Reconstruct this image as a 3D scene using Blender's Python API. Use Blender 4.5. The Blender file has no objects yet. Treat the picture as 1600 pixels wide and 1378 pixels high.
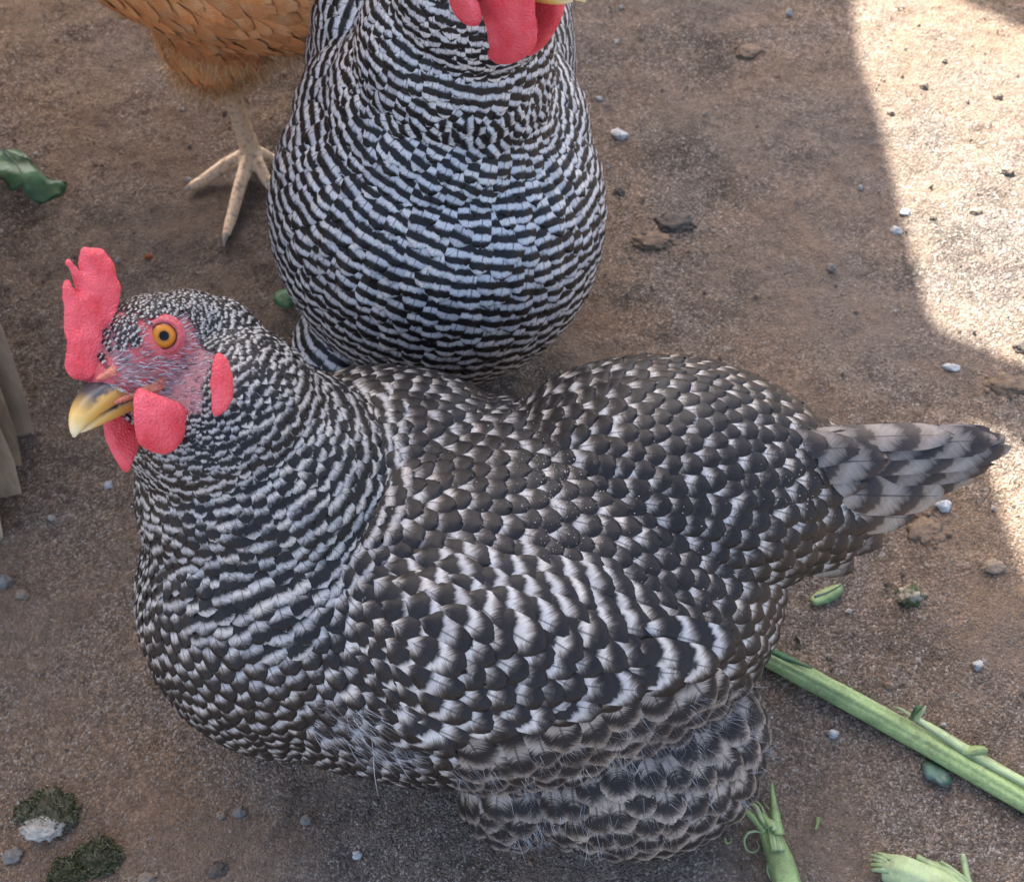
import bpy, bmesh, math, random
import numpy as np
from mathutils import Vector, Matrix, noise
from mathutils.bvhtree import BVHTree
from mathutils.geometry import delaunay_2d_cdt

random.seed(7); rng = np.random.default_rng(7)
scn = bpy.context.scene
COL = scn.collection

# ------------------------------------------------------------------ camera
CAM_H = 0.60; PITCH = math.radians(60); FPX = 1800.0      # focal length in pixels of the 1600 px wide picture
cam = bpy.data.cameras.new('camera'); camo = bpy.data.objects.new('camera', cam); COL.objects.link(camo)
cam.sensor_width = 36; cam.lens = 36 * FPX / 1600; cam.clip_start = 0.01; cam.clip_end = 2000
camo.location = (0, 0, CAM_H); camo.rotation_euler = (math.pi / 2 - PITCH, 0, 0)
cam.dof.use_dof = True; cam.dof.focus_distance = 0.47; cam.dof.aperture_fstop = 20
scn.camera = camo

# ------------------------------------------------------------------ sky, sun, exposure
SUN_TO = Vector((-0.22, 0.66, 0.72)).normalized()          # direction towards the sun
w = bpy.data.worlds.new('World'); scn.world = w; w.use_nodes = True
nt = w.node_tree; bg = nt.nodes['Background']
sky = nt.nodes.new('ShaderNodeTexSky'); sky.sky_type = 'NISHITA'; sky.sun_disc = False
sky.sun_elevation = math.asin(SUN_TO.z); sky.sun_rotation = math.atan2(SUN_TO.x, SUN_TO.y)
sky.air_density = 0.85; sky.dust_density = 4.0; sky.ozone_density = 1.0
nt.links.new(sky.outputs[0], bg.inputs[0]); bg.inputs[1].default_value = 0.10
sl = bpy.data.lights.new('sun', 'SUN'); sl.energy = 5.0; sl.angle = math.radians(0.45); sl.color = (1, 0.998, 0.985)
so = bpy.data.objects.new('sun', sl); COL.objects.link(so)
so.rotation_euler = SUN_TO.to_track_quat('Z', 'Y').to_euler()
vs = scn.view_settings; vs.view_transform = 'Standard'; vs.look = 'None'; vs.gamma = 1; vs.exposure = 2.38
scn.cycles.max_bounces = 4; scn.cycles.diffuse_bounces = 2; scn.cycles.glossy_bounces = 1; scn.cycles.transmission_bounces = 0; scn.cycles.transparent_max_bounces = 10

# ------------------------------------------------------------------ geometry helpers
Fv = np.array([0, math.cos(PITCH), -math.sin(PITCH)]); Rv = np.array([1., 0, 0]); Uv = np.array([0, math.sin(PITCH), math.cos(PITCH)])
Cv = np.array([0, 0, CAM_H])
def ray(u, v): return Fv + (u - 800) / FPX * Rv - (v - 689) / FPX * Uv
def PZ(u, v, z=0.0):
    d = ray(u, v); return Cv + d * ((z - CAM_H) / d[2])
def proj(X):
    X = np.atleast_2d(X) - Cv; d = X @ Fv
    return np.stack([800 + FPX * (X @ Rv) / d, 689 - FPX * (X @ Uv) / d], 1)
def unit(v):
    v = np.asarray(v, float); return v / (np.linalg.norm(v, axis=-1, keepdims=True) + 1e-12)
def inpoly(P, poly):
    P = np.atleast_2d(P); x, y = P[:, 0], P[:, 1]; c = np.zeros(len(P), bool); n = len(poly)
    for i in range(n):
        x1, y1 = poly[i]; x2, y2 = poly[(i + 1) % n]
        if y1 == y2: continue
        c ^= ((y1 > y) != (y2 > y)) & (x < (x2 - x1) * (y - y1) / (y2 - y1) + x1)
    return c
def segdist(P, poly):
    P = np.atleast_2d(P); best = np.full(len(P), 1e9); n = len(poly); A = np.array(poly, float)
    for i in range(n):
        a, b = A[i], A[(i + 1) % n]; ab = b - a
        t = np.clip(((P - a) @ ab) / (ab @ ab + 1e-15), 0, 1)
        best = np.minimum(best, np.linalg.norm(P - a - t[:, None] * ab, axis=1))
    return best
def spline(pts, n, closed=False):
    P = np.array(pts, float); m = len(P); out = []
    segs = m if closed else m - 1
    for i in range(segs):
        if closed: p0, p1, p2, p3 = P[(i - 1) % m], P[i], P[(i + 1) % m], P[(i + 2) % m]
        else: p0, p1, p2, p3 = P[max(i - 1, 0)], P[i], P[i + 1], P[min(i + 2, m - 1)]
        for t in np.arange(n) / n:
            out.append(.5 * (2 * p1 + (p2 - p0) * t + (2 * p0 - 5 * p1 + 4 * p2 - p3) * t * t + (3 * p1 - p0 - 3 * p2 + p3) * t ** 3))
    if not closed: out.append(P[-1])
    return np.array(out)

def thing(name, loc, label, cat, group=None):
    o = bpy.data.objects.new(name, None); o.empty_display_size = .02; COL.objects.link(o)
    o.location = loc; o['label'] = label; o['category'] = cat
    if group: o['group'] = group
    return o
def root_loc(p):
    while p is not None and p.parent: p = p.parent
    return np.array(p.location) if p is not None else np.zeros(3)
def mkmesh(name, V, F, mat, smooth=True, attrs=None):
    me = bpy.data.meshes.new(name); V = np.asarray(V, np.float32)
    me.from_pydata([], [], []) if False else None
    if isinstance(F, np.ndarray):
        n, k = F.shape
        me.vertices.add(len(V)); me.vertices.foreach_set('co', V.ravel())
        me.loops.add(n * k); me.loops.foreach_set('vertex_index', F.astype(np.int32).ravel())
        me.polygons.add(n); me.polygons.foreach_set('loop_start', np.arange(0, n * k, k, dtype=np.int32))
        me.update(calc_edges=True)
    else:
        me.from_pydata(V.tolist(), [], F); me.update()
    me.polygons.foreach_set('use_smooth', np.full(len(me.polygons), smooth))
    if attrs:
        for k_, a in attrs.items():
            at = me.attributes.new(k_, 'FLOAT', 'POINT'); at.data.foreach_set('value', np.asarray(a, np.float32).ravel())
    if mat: me.materials.append(mat)
    return me
def obj(name, V, F, mat, parent=None, smooth=True, attrs=None, kind=None):
    V = np.asarray(V, float)
    if parent is not None: V = V - root_loc(parent)
    o = bpy.data.objects.new(name, mkmesh(name, V, F, mat, smooth, attrs)); COL.objects.link(o)
    if parent is not None: o.parent = parent
    if kind: o['kind'] = kind
    return o
def tag(o, label, cat, group=None):
    o['label'] = label; o['category'] = cat
    if group: o['group'] = group
    return o
def recentre(o):
    # top-level single mesh: put the origin at its own base
    me = o.data; n = len(me.vertices); a = np.empty(n * 3, np.float32); me.vertices.foreach_get('co', a); a = a.reshape(-1, 3)
    c = np.array([a[:, 0].mean(), a[:, 1].mean(), a[:, 2].min()]); me.vertices.foreach_set('co', (a - c).ravel().astype(np.float32)); me.update()
    o.location = c; return o

_ico = {}
def ico(sub):
    if sub not in _ico:
        bm = bmesh.new(); bmesh.ops.create_icosphere(bm, subdivisions=sub, radius=1)
        _ico[sub] = (np.array([v.co[:] for v in bm.verts]), np.array([[v.index for v in f.verts] for f in bm.faces])); bm.free()
    return _ico[sub]
def rotm(yaw=0, pitch=0):
    a = math.radians(pitch); P = np.array([[math.cos(a), 0, -math.sin(a)], [0, 1, 0], [math.sin(a), 0, math.cos(a)]])
    a = math.radians(yaw); Y = np.array([[math.cos(a), -math.sin(a), 0], [math.sin(a), math.cos(a), 0], [0, 0, 1]])
    return Y @ P
def blob(ells, voxel, smooth=6, sub=3):
    """union of ellipsoids (centre, radii, 3x3 matrix) as one continuous smooth surface"""
    Vs, Fs, k = [], [], 0; S, T = ico(sub)
    for c, r, M in ells:
        Vs.append((S * np.array(r)) @ np.array(M).T + np.array(c)); Fs.append(T + k); k += len(S)
    me = mkmesh('tmp', np.concatenate(Vs), np.concatenate(Fs), None)
    o = bpy.data.objects.new('tmp', me); COL.objects.link(o)
    m = o.modifiers.new('r', 'REMESH'); m.mode = 'VOXEL'; m.voxel_size = voxel
    m = o.modifiers.new('s', 'SMOOTH'); m.factor = .5; m.iterations = smooth
    dg = bpy.context.evaluated_depsgraph_get(); dg.update(); ev = o.evaluated_get(dg); em = ev.to_mesh()
    n = len(em.vertices); V = np.empty(n * 3, np.float32); em.vertices.foreach_get('co', V); V = V.reshape(-1, 3).astype(float)
    F = np.array([p.vertices[:] for p in em.polygons], np.int32)
    ev.to_mesh_clear(); bpy.data.objects.remove(o); bpy.data.meshes.remove(me)
    return V, F
I3 = np.eye(3)
def chain(pts, rads, step=.5, M=I3, flat=(1, 1, 1)):
    """spheres along a polyline, as ellipsoids for blob()"""
    out = []
    for (a, b, ra, rb) in zip(pts[:-1], pts[1:], rads[:-1], rads[1:]):
        a = np.array(a, float); b = np.array(b, float); n = max(2, int(np.linalg.norm(b - a) / (step * min(ra, rb))) + 1)
        for t in np.linspace(0, 1, n): out.append((a + (b - a) * t, np.array(flat) * (ra + (rb - ra) * t), M))
    return out
def tube(path, rad, n=10, shape=None, caps=True):
    """tube along a path; rad scalar or per point; shape(theta) multiplies the radius"""
    P = np.asarray(path, float); m = len(P); rad = np.broadcast_to(rad, (m,)) if np.ndim(rad) == 0 else np.asarray(rad)
    T = unit(np.gradient(P, axis=0)); ref = np.array([0, 0, 1.]) if abs(T[0, 2]) < .9 else np.array([1., 0, 0])
    V = []
    th = np.linspace(0, 2 * np.pi, n, endpoint=False); sh = np.ones(n) if shape is None else shape(th)
    for i in range(m):
        a = unit(np.cross(T[i], ref)); b = np.cross(a, T[i])
        V.append(P[i] + rad[i] * sh[:, None] * (np.cos(th)[:, None] * a + np.sin(th)[:, None] * b))
    V = np.concatenate(V); F = []
    for i in range(m - 1):
        for j in range(n): F.append((i * n + j, i * n + (j + 1) % n, (i + 1) * n + (j + 1) % n, (i + 1) * n + j))
    if caps: F.append(tuple(range(n))[::-1]); F.append(tuple((m - 1) * n + j for j in range(n)))
    return V, F
def merge(parts):
    V, F, k = [], [], 0
    for v, f in parts:
        V.append(np.asarray(v, float)); F += [tuple(int(i) + k for i in q) for q in f]; k += len(v)
    return np.concatenate(V), F
def box(c, s, M=I3):
    c = np.array(c, float); s = np.array(s, float) / 2
    V = np.array([[x, y, z] for x in (-1, 1) for y in (-1, 1) for z in (-1, 1)]) * s @ np.array(M).T + c
    return V, [(0, 1, 3, 2), (4, 6, 7, 5), (0, 4, 5, 1), (2, 3, 7, 6), (0, 2, 6, 4), (1, 5, 7, 3)]
def pad(outline, step, thick, lift=None, res=None):
    """closed flat pad from a 2-D outline: returns V (a, b, h) with h two-sided thickness; thick(d, P) half thickness at distance d from the rim"""
    O = np.asarray(outline, float); lo, hi = O.min(0), O.max(0)
    gx, gy = np.meshgrid(np.arange(lo[0], hi[0], step), np.arange(lo[1], hi[1], step)); G = np.stack([gx.ravel(), gy.ravel()], 1)
    G = G + rng.uniform(-.2, .2, G.shape) * step
    G = G[inpoly(G, O)]; G = G[segdist(G, O) > step * .5]
    n = len(O)
    r = delaunay_2d_cdt([Vector(p) for p in np.concatenate([O, G])], [], [list(range(n))], 1, 1e-9)
    P = np.array([v[:] for v in r[0]]); T = [tuple(f) for f in r[2]]
    d = segdist(P, O); rim = d < 1e-7
    h = thick(d, P); h[rim] = 0
    base = lift(P) if lift else np.zeros(len(P))
    m = len(P); V = np.zeros((2 * m, 3)); V[:m, :2] = P; V[m:, :2] = P; V[:m, 2] = base + h; V[m:, 2] = base - h
    mp = np.where(rim, np.arange(m), np.arange(m) + m)
    F = [t for t in T] + [tuple(int(mp[i]) for i in t[::-1]) for t in T]
    used = sorted(set(i for f in F for i in f)); ren = {a: i for i, a in enumerate(used)}
    return V[used], [tuple(ren[i] for i in f) for f in F]

# ------------------------------------------------------------------ materials
class NG:
    def __init__(s, name):
        s.m = bpy.data.materials.new(name); s.m.use_nodes = True; s.t = s.m.node_tree; s.b = s.t.nodes['Principled BSDF']
    def n(s, ty, **kw):
        x = s.t.nodes.new('ShaderNode' + ty)
        for k, v in kw.items(): setattr(x, k, v)
        return x
    def put(s, sock, v):
        if isinstance(v, bpy.types.NodeSocket): s.t.links.new(v, sock)
        elif v is not None: sock.default_value = v
    def math(s, op, a, b=None, c=None, clamp=False):
        x = s.n('Math', operation=op, use_clamp=clamp)
        for i, v in enumerate((a, b, c)): s.put(x.inputs[i], v)
        return x.outputs[0]
    def attr(s, name): return s.n('Attribute', attribute_name=name).outputs['Fac']
    def obj(s): return s.n('TexCoord').outputs['Object']
    def geo(s): return s.n('NewGeometry').outputs['Position']
    def noise(s, vec, scale=1, detail=3, rough=.5, dim='3D', out=0):
        x = s.n('TexNoise', noise_dimensions=dim); s.put(x.inputs['Vector'], vec); x.inputs['Scale'].default_value = scale
        x.inputs['Detail'].default_value = detail; x.inputs['Roughness'].default_value = rough; return x.outputs[out]
    def vor(s, vec, scale, feature='F1'):
        x = s.n('TexVoronoi', feature=feature); s.put(x.inputs['Vector'], vec); x.inputs['Scale'].default_value = scale; return x
    def comb(s, a, b, c):
        x = s.n('CombineXYZ'); [s.put(x.inputs[i], v) for i, v in enumerate((a, b, c))]; return x.outputs[0]
    def ramp(s, fac, stops, interp='LINEAR'):
        x = s.n('ValToRGB'); s.put(x.inputs[0], fac); e = x.color_ramp; e.interpolation = interp
        while len(e.elements) < len(stops): e.elements.new(.5)
        for el, (p, c) in zip(e.elements, stops):
            el.position = p; el.color = (c, c, c, 1) if np.ndim(c) == 0 else (*c, 1)
        return x.outputs[0]
    def mix(s, f, a, b, mode='MIX'):
        x = s.n('Mix', data_type='RGBA', blend_type=mode); s.put(x.inputs[0], f)
        for i, v in ((6, a), (7, b)): s.put(x.inputs[i], v if isinstance(v, bpy.types.NodeSocket) else ((*v, 1) if np.ndim(v) else (v, v, v, 1)))
        return x.outputs[2]
    def bump(s, h, st, dist=.001):
        x = s.n('Bump'); s.put(x.inputs['Height'], h); x.inputs['Strength'].default_value = st; x.inputs['Distance'].default_value = dist
        s.t.links.new(x.outputs[0], s.b.inputs['Normal']); return x
    def set(s, **kw):
        al = dict(col='Base Color', rough='Roughness', spec='Specular IOR Level', alpha='Alpha', sss='Subsurface Weight', coat='Coat Weight', sheen='Sheen Weight', metal='Metallic')
        for k, v in kw.items():
            if k == 'col' and not isinstance(v, bpy.types.NodeSocket): v = (*v, 1)
            s.put(s.b.inputs[al[k]], v)
        return s.m

def feather_mat(name, stops, streak=.22, rough=.46, fray=None, spec=.30, shaft_=.6):
    g = NG(name); fu = g.attr('fu'); ft = g.attr('ft'); fb = g.attr('fb'); fr = g.attr('fr'); fe = g.attr('fe')
    au = g.math('ABSOLUTE', fu)
    v1 = g.comb(g.math('MULTIPLY', fb, 1.7), g.math('MULTIPLY', fu, 1.3), g.math('MULTIPLY', fr, 97.))
    n1 = g.noise(v1, 1, 2, .65)
    v2 = g.comb(g.math('MULTIPLY', fb, .25), g.math('MULTIPLY', fu, 1.1), g.math('MULTIPLY', fr, 57.)); n2 = g.noise(v2, 1, 1)
    ph = g.math('ADD', ft, g.math('MULTIPLY', g.math('SUBTRACT', n1, .5), streak))
    ph = g.math('ADD', ph, g.math('MULTIPLY', g.math('SUBTRACT', n2, .5), .35))
    p = g.math('FRACT', ph)
    c = g.ramp(p, stops)
    br = g.math('ADD', g.math('MULTIPLY', n1, .9), .55)
    c = g.mix(1, c, g.comb(br, br, br), 'MULTIPLY')
    tone = g.ramp(g.math('FRACT', g.math('MULTIPLY', fr, 7.31)), [(0, (.78, .76, .76)), (.5, (1, 1, 1)), (1, (1.12, 1.06, .98))])
    c = g.mix(1, c, tone, 'MULTIPLY')
    shaft = g.math('LESS_THAN', au, g.math('MULTIPLY', g.math('SUBTRACT', 1.0, fe), .05))
    c = g.mix(g.math('MULTIPLY', shaft, shaft_), c, (.02, .018, .016))
    a = 1.0 if fray is None else g.math('GREATER_THAN', g.math('ADD', g.math('MULTIPLY', n1, 1.25), fray - .35), fe)
    return g.set(col=c, rough=rough, alpha=a, spec=spec, sheen=.0)

W0 = (.50, .475, .44); W1 = (.325, .305, .28); D0 = (.014, .0115, .0105); D1 = (.020, .016, .0145)
M_FA = feather_mat('barred_feather', [(0, D1), (.22, D0), (.33, (.055, .044, .036)), (.45, (.23, .205, .18)), (.58, W0), (.70, (.45, .43, .405)), (.77, (.2, .19, .18)), (.83, D0), (1, D1)])
M_FN = feather_mat('barred_hackle', [(0, W1), (.10, D0), (.52, D0), (.64, (.14, .13, .12)), (.76, W1), (.88, W0), (1, W1)], streak=.35)
M_FB = feather_mat('barred_breast', [(0, D0), (.42, D0), (.52, (.25, .26, .27)), (.60, (.55, .54, .525)), (.88, (.62, .605, .585)), (.96, (.2, .2, .2)), (1, D0)], streak=.26)
M_FT = feather_mat('barred_tail', [(0, (.30, .25, .20)), (.12, (.06, .045, .038)), (.40, (.035, .028, .026)), (.52, (.15, .13, .115)), (.66, (.25, .22, .19)), (.84, (.30, .265, .23)), (1, (.24, .185, .145))], streak=.22)
M_FF = feather_mat('fluff_feather', [(0, (.40, .34, .28)), (.12, (.26, .215, .175)), (.28, (.075, .056, .045)), (.38, D1), (.60, D1), (.72, (.14, .115, .095)), (.86, (.36, .31, .26)), (1, (.40, .34, .28))], streak=.6, rough=.6, spec=.3, fray=.45)
M_FC = feather_mat('buff_feather', [(0, (.92, .46, .20)), (.3, (.88, .36, .13)), (.7, (.84, .32, .11)), (1, (.90, .44, .19))], streak=.6, rough=.55, spec=.3, shaft_=.0)

def strand_mat():
    g = NG('down_strand'); fr = g.attr('fr')
    return g.set(col=g.ramp(fr, [(0, (.04, .035, .033)), (.4, (.16, .145, .135)), (.75, (.5, .5, .5)), (1, (.68, .67, .65))]), rough=.5, spec=.3)
M_STRAND = strand_mat()
def strand_buff():
    g = NG('buff_strand'); fr = g.attr('fr')
    return g.set(col=g.ramp(fr, [(0, (.60, .29, .10)), (.6, (.80, .46, .19)), (1, (.90, .66, .38))]), rough=.5, spec=.3)
M_STRANDB = strand_buff()

def skin_mat(name, base, dark, sss=.3, scale=1150, rough=.40):
    g = NG(name); o = g.geo()
    n = g.noise(o, scale, 3, .6); n2 = g.noise(o, 90, 2)
    v = g.vor(o, scale * .9)
    c = g.mix(g.ramp(n2, [(.3, 0.), (.7, 1.)]), base, dark)
    c = g.mix(g.math('MULTIPLY', g.ramp(n, [(.5, 0.), (.85, 1.)]), .22), c, (.95, .42, .42))
    g.b.inputs['Subsurface Radius'].default_value = (.004, .0012, .0008); g.b.inputs['Subsurface Scale'].default_value = .6
    g.bump(g.math('ADD', n, g.math('MULTIPLY', v.outputs[0], 1.3)), .5, .0008)
    return g.set(col=c, rough=rough, sss=sss, spec=.45)
M_COMB = skin_mat('red_comb_skin', (.88, .125, .145), (.74, .045, .06))
M_FACE = skin_mat('face_skin', (.62, .13, .14), (.50, .075, .085), scale=700, rough=.5)
M_GAPE = skin_mat('gape_skin', (.72, .30, .14), (.66, .14, .12), sss=.1, rough=.45)
def body_mat(name, col):
    g = NG(name); o = g.geo(); n = g.noise(o, 220, 4); c = g.mix(n, tuple(c * .6 for c in col), col)
    m = g.attr('fm'); r = g.attr('fred'); n2 = g.noise(o, 500, 4, .7)
    c = g.mix(m, c, g.mix(n2, (.34, .11, .11), (.56, .28, .27)))
    c = g.mix(g.ramp(g.math('ADD', r, g.math('MULTIPLY', g.math('SUBTRACT', n2, .5), .5)), [(.35, 0.), (.6, 1.)]), c, g.mix(n2, (.52, .07, .08), (.68, .16, .16)))
    g.bump(n2, .4, .0012); return g.set(col=c, rough=.6, spec=.3)
M_BODYA = body_mat('grey_down', (.13, .125, .125)); M_BODYC = body_mat('buff_down', (.66, .34, .12))
def beak_mat():
    g = NG('horn_beak'); a = g.attr('bt'); b = g.attr('bz'); n = g.noise(g.geo(), 420, 3)
    f = g.math('ADD', a, g.math('MULTIPLY', g.math('SUBTRACT', n, .5), .16))
    c = g.ramp(f, [(0, (.42, .20, .07)), (.35, (.66, .36, .08)), (.72, (.74, .45, .11)), (1, (.78, .68, .42))])
    dk = g.math('MULTIPLY', g.ramp(g.math('ADD', b, g.math('MULTIPLY', g.math('SUBTRACT', n, .5), .35)), [(.60, 0.), (.76, 1.)]), g.ramp(a, [(.05, 1.), (.45, 1.), (.72, 0.)]))
    c = g.mix(dk, c, (.06, .055, .06)); g.bump(n, .12, .0006)
    return g.set(col=c, rough=.32, spec=.5, sss=.05)
M_BEAK = beak_mat()
def iris_mat():
    g = NG('amber_iris'); r = g.attr('er'); n = g.noise(g.geo(), 1500, 3)
    c = g.ramp(g.math('ADD', r, g.math('MULTIPLY', g.math('SUBTRACT', n, .5), .12)), [(0, (.004, .004, .005)), (.36, (.004, .004, .005)), (.42, (.40, .15, .015)), (.62, (.60, .21, .014)), (.84, (.46, .13, .01)), (.95, (.10, .02, .01)), (1, (.05, .015, .01))])
    m = g.set(col=c, rough=.3, spec=.15, coat=.25); g.b.inputs['Coat Roughness'].default_value = .02; return m
M_IRIS = iris_mat()
def scale_mat():
    g = NG('leg_scale_skin'); o = g.geo(); v = g.vor(o, 330); n = g.noise(o, 140, 3)
    c = g.mix(n, (.86, .58, .33), (.90, .70, .50)); c = g.mix(g.ramp(v.outputs[0], [(.55, 0.), (.9, .75)]), c, (.36, .22, .15))
    g.bump(g.math('SUBTRACT', 1.0, v.outputs[0]), .4, .001); return g.set(col=c, rough=.5, spec=.35)
M_LEG = scale_mat()
def claw_mat():
    g = NG('claw_horn'); n = g.noise(g.geo(), 300, 2); return g.set(col=g.mix(n, (.34, .27, .2), (.5, .43, .35)), rough=.4)
M_CLAW = claw_mat()

def ground_mat():
    g = NG('packed_dirt'); o = g.geo()
    big = g.noise(o, 3.2, 4, .6); mid = g.noise(o, 14, 4, .6); fine = g.noise(o, 160, 4, .7); gr = g.vor(o, 1050); gr2 = g.vor(o, 520)
    c = g.ramp(g.math('ADD', g.math('MULTIPLY', big, .6), g.math('MULTIPLY', mid, .4)), [(.36, (.136, .110, .090)), (.46, (.178, .132, .098)), (.55, (.208, .138, .088)), (.66, (.245, .136, .068))])
    dkm = g.ramp(g.noise(o, 11, 5, .7), [(.26, .36), (.47, 1.)]); c = g.mix(1, c, dkm, 'MULTIPLY')
    dust = g.ramp(g.noise(o, 7, 5, .65), [(.46, 0.), (.62, 1.)])
    gc = g.n('SeparateColor'); g.put(gc.inputs[0], gr.outputs['Color'])
    k = g.ramp(gc.outputs[0], [(0, .5), (.4, .88), (.8, 1.25), (1, 2.1)])
    c = g.mix(g.math('SUBTRACT', .9, g.math('MULTIPLY', dust, .65)), c, k, 'MULTIPLY')
    c = g.mix(g.math('MULTIPLY', g.ramp(gc.outputs[1], [(.90, 0.), (.95, .8)]), g.math('SUBTRACT', 1.0, g.math('MULTIPLY', dust, .6))), c, (.40, .355, .30))
    c = g.mix(.6, c, g.ramp(fine, [(.3, .5), (.7, 1.5)]), 'MULTIPLY')
    c = g.mix(g.math('MULTIPLY', dust, .35), c, (.185, .150, .125))
    h = g.math('ADD', g.math('MULTIPLY', g.math('SUBTRACT', 1.0, gr.outputs[0]), .5), g.math('ADD', g.math('MULTIPLY', g.math('SUBTRACT', 1.0, gr2.outputs[0]), .5), g.math('MULTIPLY', fine, 1.0)))
    g.bump(h, .9, .0026); return g.set(col=c, rough=.92, spec=.15)
M_GROUND = ground_mat()
def grain_mat():
    g = NG('sand_grain'); r = g.attr('fr')
    return g.set(col=g.ramp(r, [(0, (.08, .068, .058)), (.3, (.17, .125, .09)), (.6, (.25, .165, .105)), (.85, (.30, .25, .2)), (.96, (.42, .38, .32)), (1, (.62, .6, .56))]), rough=.8, spec=.25)
M_GRAIN = grain_mat()
def stone_mat(name, a, b, scale=120, moss=None):
    g = NG(name); o = g.geo(); n = g.noise(o, scale, 5, .7); v = g.vor(o, scale * 4)
    c = g.mix(g.ramp(n, [(.35, 0.), (.65, 1.)]), a, b); c = g.mix(.5, c, g.ramp(v.outputs[0], [(.1, 1.15), (.8, .6)]), 'MULTIPLY')
    if moss: c = g.mix(g.ramp(g.noise(o, scale * .5, 4, .7), [(.46, 0.), (.54, 1.)]), c, moss)
    g.bump(n, .6, .002); return g.set(col=c, rough=.85, spec=.25)
def plant_mat(name, a, b, pale, streak=(60, 60, 60), rough=.45):
    g = NG(name); at = g.attr('pu'); l = g.attr('pl')
    n = g.noise(g.comb(g.math('MULTIPLY', at, 9.), g.math('MULTIPLY', l, 25.), .3), 1, 4, .6); n2 = g.noise(g.geo(), 260, 4, .6)
    c = g.mix(g.ramp(n, [(.35, 0.), (.65, 1.)]), a, b); c = g.mix(g.ramp(n2, [(.58, 0.), (.75, .8)]), c, pale)
    o = g.geo(); dirt = g.noise(o, 130, 5, .7); c = g.mix(g.ramp(dirt, [(.56, 0.), (.72, .7)]), c, (.16, .11, .07))
    br = g.noise(o, 55, 3, .6); c = g.mix(1, c, g.ramp(br, [(.3, .62), (.55, 1.05)]), 'MULTIPLY')
    g.bump(g.math('ADD', n2, n), .5, .001); return g.set(col=c, rough=rough, spec=.35, sss=.05)
M_STALK = plant_mat('green_stalk_skin', (.36, .45, .19), (.24, .34, .12), (.44, .52, .26))
M_PALE = plant_mat('pale_stalk_flesh', (.44, .50, .28), (.36, .46, .2), (.55, .54, .36))
M_LEAF = plant_mat('dark_green_leaf', (.05, .135, .055), (.075, .18, .08), (.12, .25, .13), rough=.4)
M_LEAFG = plant_mat('grey_green_leaf', (.12, .19, .14), (.09, .15, .10), (.20, .27, .20), rough=.55)
def wood_mat():
    g = NG('weathered_wood'); tc = g.obj(); mp = g.n('Mapping'); g.put(mp.inputs[0], tc); mp.inputs['Scale'].default_value = (60, 60, 5)
    n = g.noise(mp.outputs[0], 1, 5, .7); n2 = g.noise(tc, 22, 3)
    c = g.ramp(n, [(.3, (.26, .18, .11)), (.55, (.56, .40, .25)), (.75, (.74, .56, .37))]); c = g.mix(g.ramp(n2, [(.45, 0.), (.7, .6)]), c, (.30, .22, .15))
    g.bump(n, .5, .002); return g.set(col=c, rough=.85, spec=.2)
M_WOOD = wood_mat()
def tarp_mat():
    g = NG('tarp_cloth'); n = g.noise(g.obj(), 40, 4); return g.set(col=g.mix(n, (.16, .15, .13), (.22, .2, .17)), rough=.8)
M_TARP = tarp_mat()

# ------------------------------------------------------------------ ground
def hground(x, y):
    v = Vector((x, y, 0))
    e = max(0., min(1., min(x + .68, .98 - x, y + .28, 1.28 - y) / .12))
    return e * (.0050 * noise.fractal(v * 6 + Vector((3, 1, 0)), .9, 2.1, 3) + .0020 * noise.fractal(v * 42, .8, 2.2, 3) + .0011 * noise.noise(v * 230)) 
xs = np.arange(-.68, .9801, .004); ys = np.arange(-.28, 1.2801, .004)
GX, GY = np.meshgrid(xs, ys); GZ = np.array([hground(a, b) for a, b in zip(GX.ravel(), GY.ravel())])
nx, ny = len(xs), len(ys); ii = np.arange(nx * ny).reshape(ny, nx)
gV = np.stack([GX.ravel(), GY.ravel(), GZ], 1)
gF = np.stack([ii[:-1, :-1].ravel(), ii[:-1, 1:].ravel(), ii[1:, 1:].ravel(), ii[1:, :-1].ravel()], 1)
B_ = 400.
oc = [(-B_, -B_), (B_, -B_), (B_, B_), (-B_, B_)]; ic = [ii[0, 0], ii[0, -1], ii[-1, -1], ii[-1, 0]]
k = len(gV); gV = np.concatenate([gV, [[a, b, 0] for a, b in oc]])
gF = np.concatenate([gF, [[k + i, k + (i + 1) % 4, ic[(i + 1) % 4], ic[i]] for i in range(4)]])
go = obj('ground', gV, gF, M_GROUND); go['kind'] = 'structure'; go['label'] = 'packed brown dirt floor of the yard, sunlit at the right'
gbvh = BVHTree.FromPolygons(gV[:k].tolist(), gF[:-4].tolist())
def gz(x, y): return hground(x, y)
def PG(u, v, up=0.0):
    X = PZ(u, v, 0); return np.array([X[0], X[1], gz(X[0], X[1]) + up])

# loose sand and grit
N = 42000
gx = rng.uniform(-.60, .80, N); gy = rng.uniform(-.02, 1.02, N); rr = .0003 + .0006 * rng.random(N) ** 3 + .0012 * (rng.random(N) > .985)
S0 = np.array([[1, 0, 0], [-1, 0, 0], [0, 1, 0], [0, -1, 0], [0, 0, 1], [0, 0, -1]], float)
T0 = np.array([[0, 2, 4], [2, 1, 4], [1, 3, 4], [3, 0, 4], [2, 0, 5], [1, 2, 5], [3, 1, 5], [0, 3, 5]])
zz = np.array([hground(a, b) for a, b in zip(gx, gy)])
sc = rr[:, None, None] * rng.uniform(.6, 1.4, (N, 1, 3)) * S0[None] * rng.uniform(.75, 1.25, (N, 6, 1))
an = rng.uniform(0, 6.283, N); ca, sa = np.cos(an)[:, None], np.sin(an)[:, None]
sc = np.stack([sc[..., 0] * ca - sc[..., 1] * sa, sc[..., 0] * sa + sc[..., 1] * ca, sc[..., 2]], -1)
V = sc + np.stack([gx, gy, zz + rr * .35], 1)[:, None]
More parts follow.
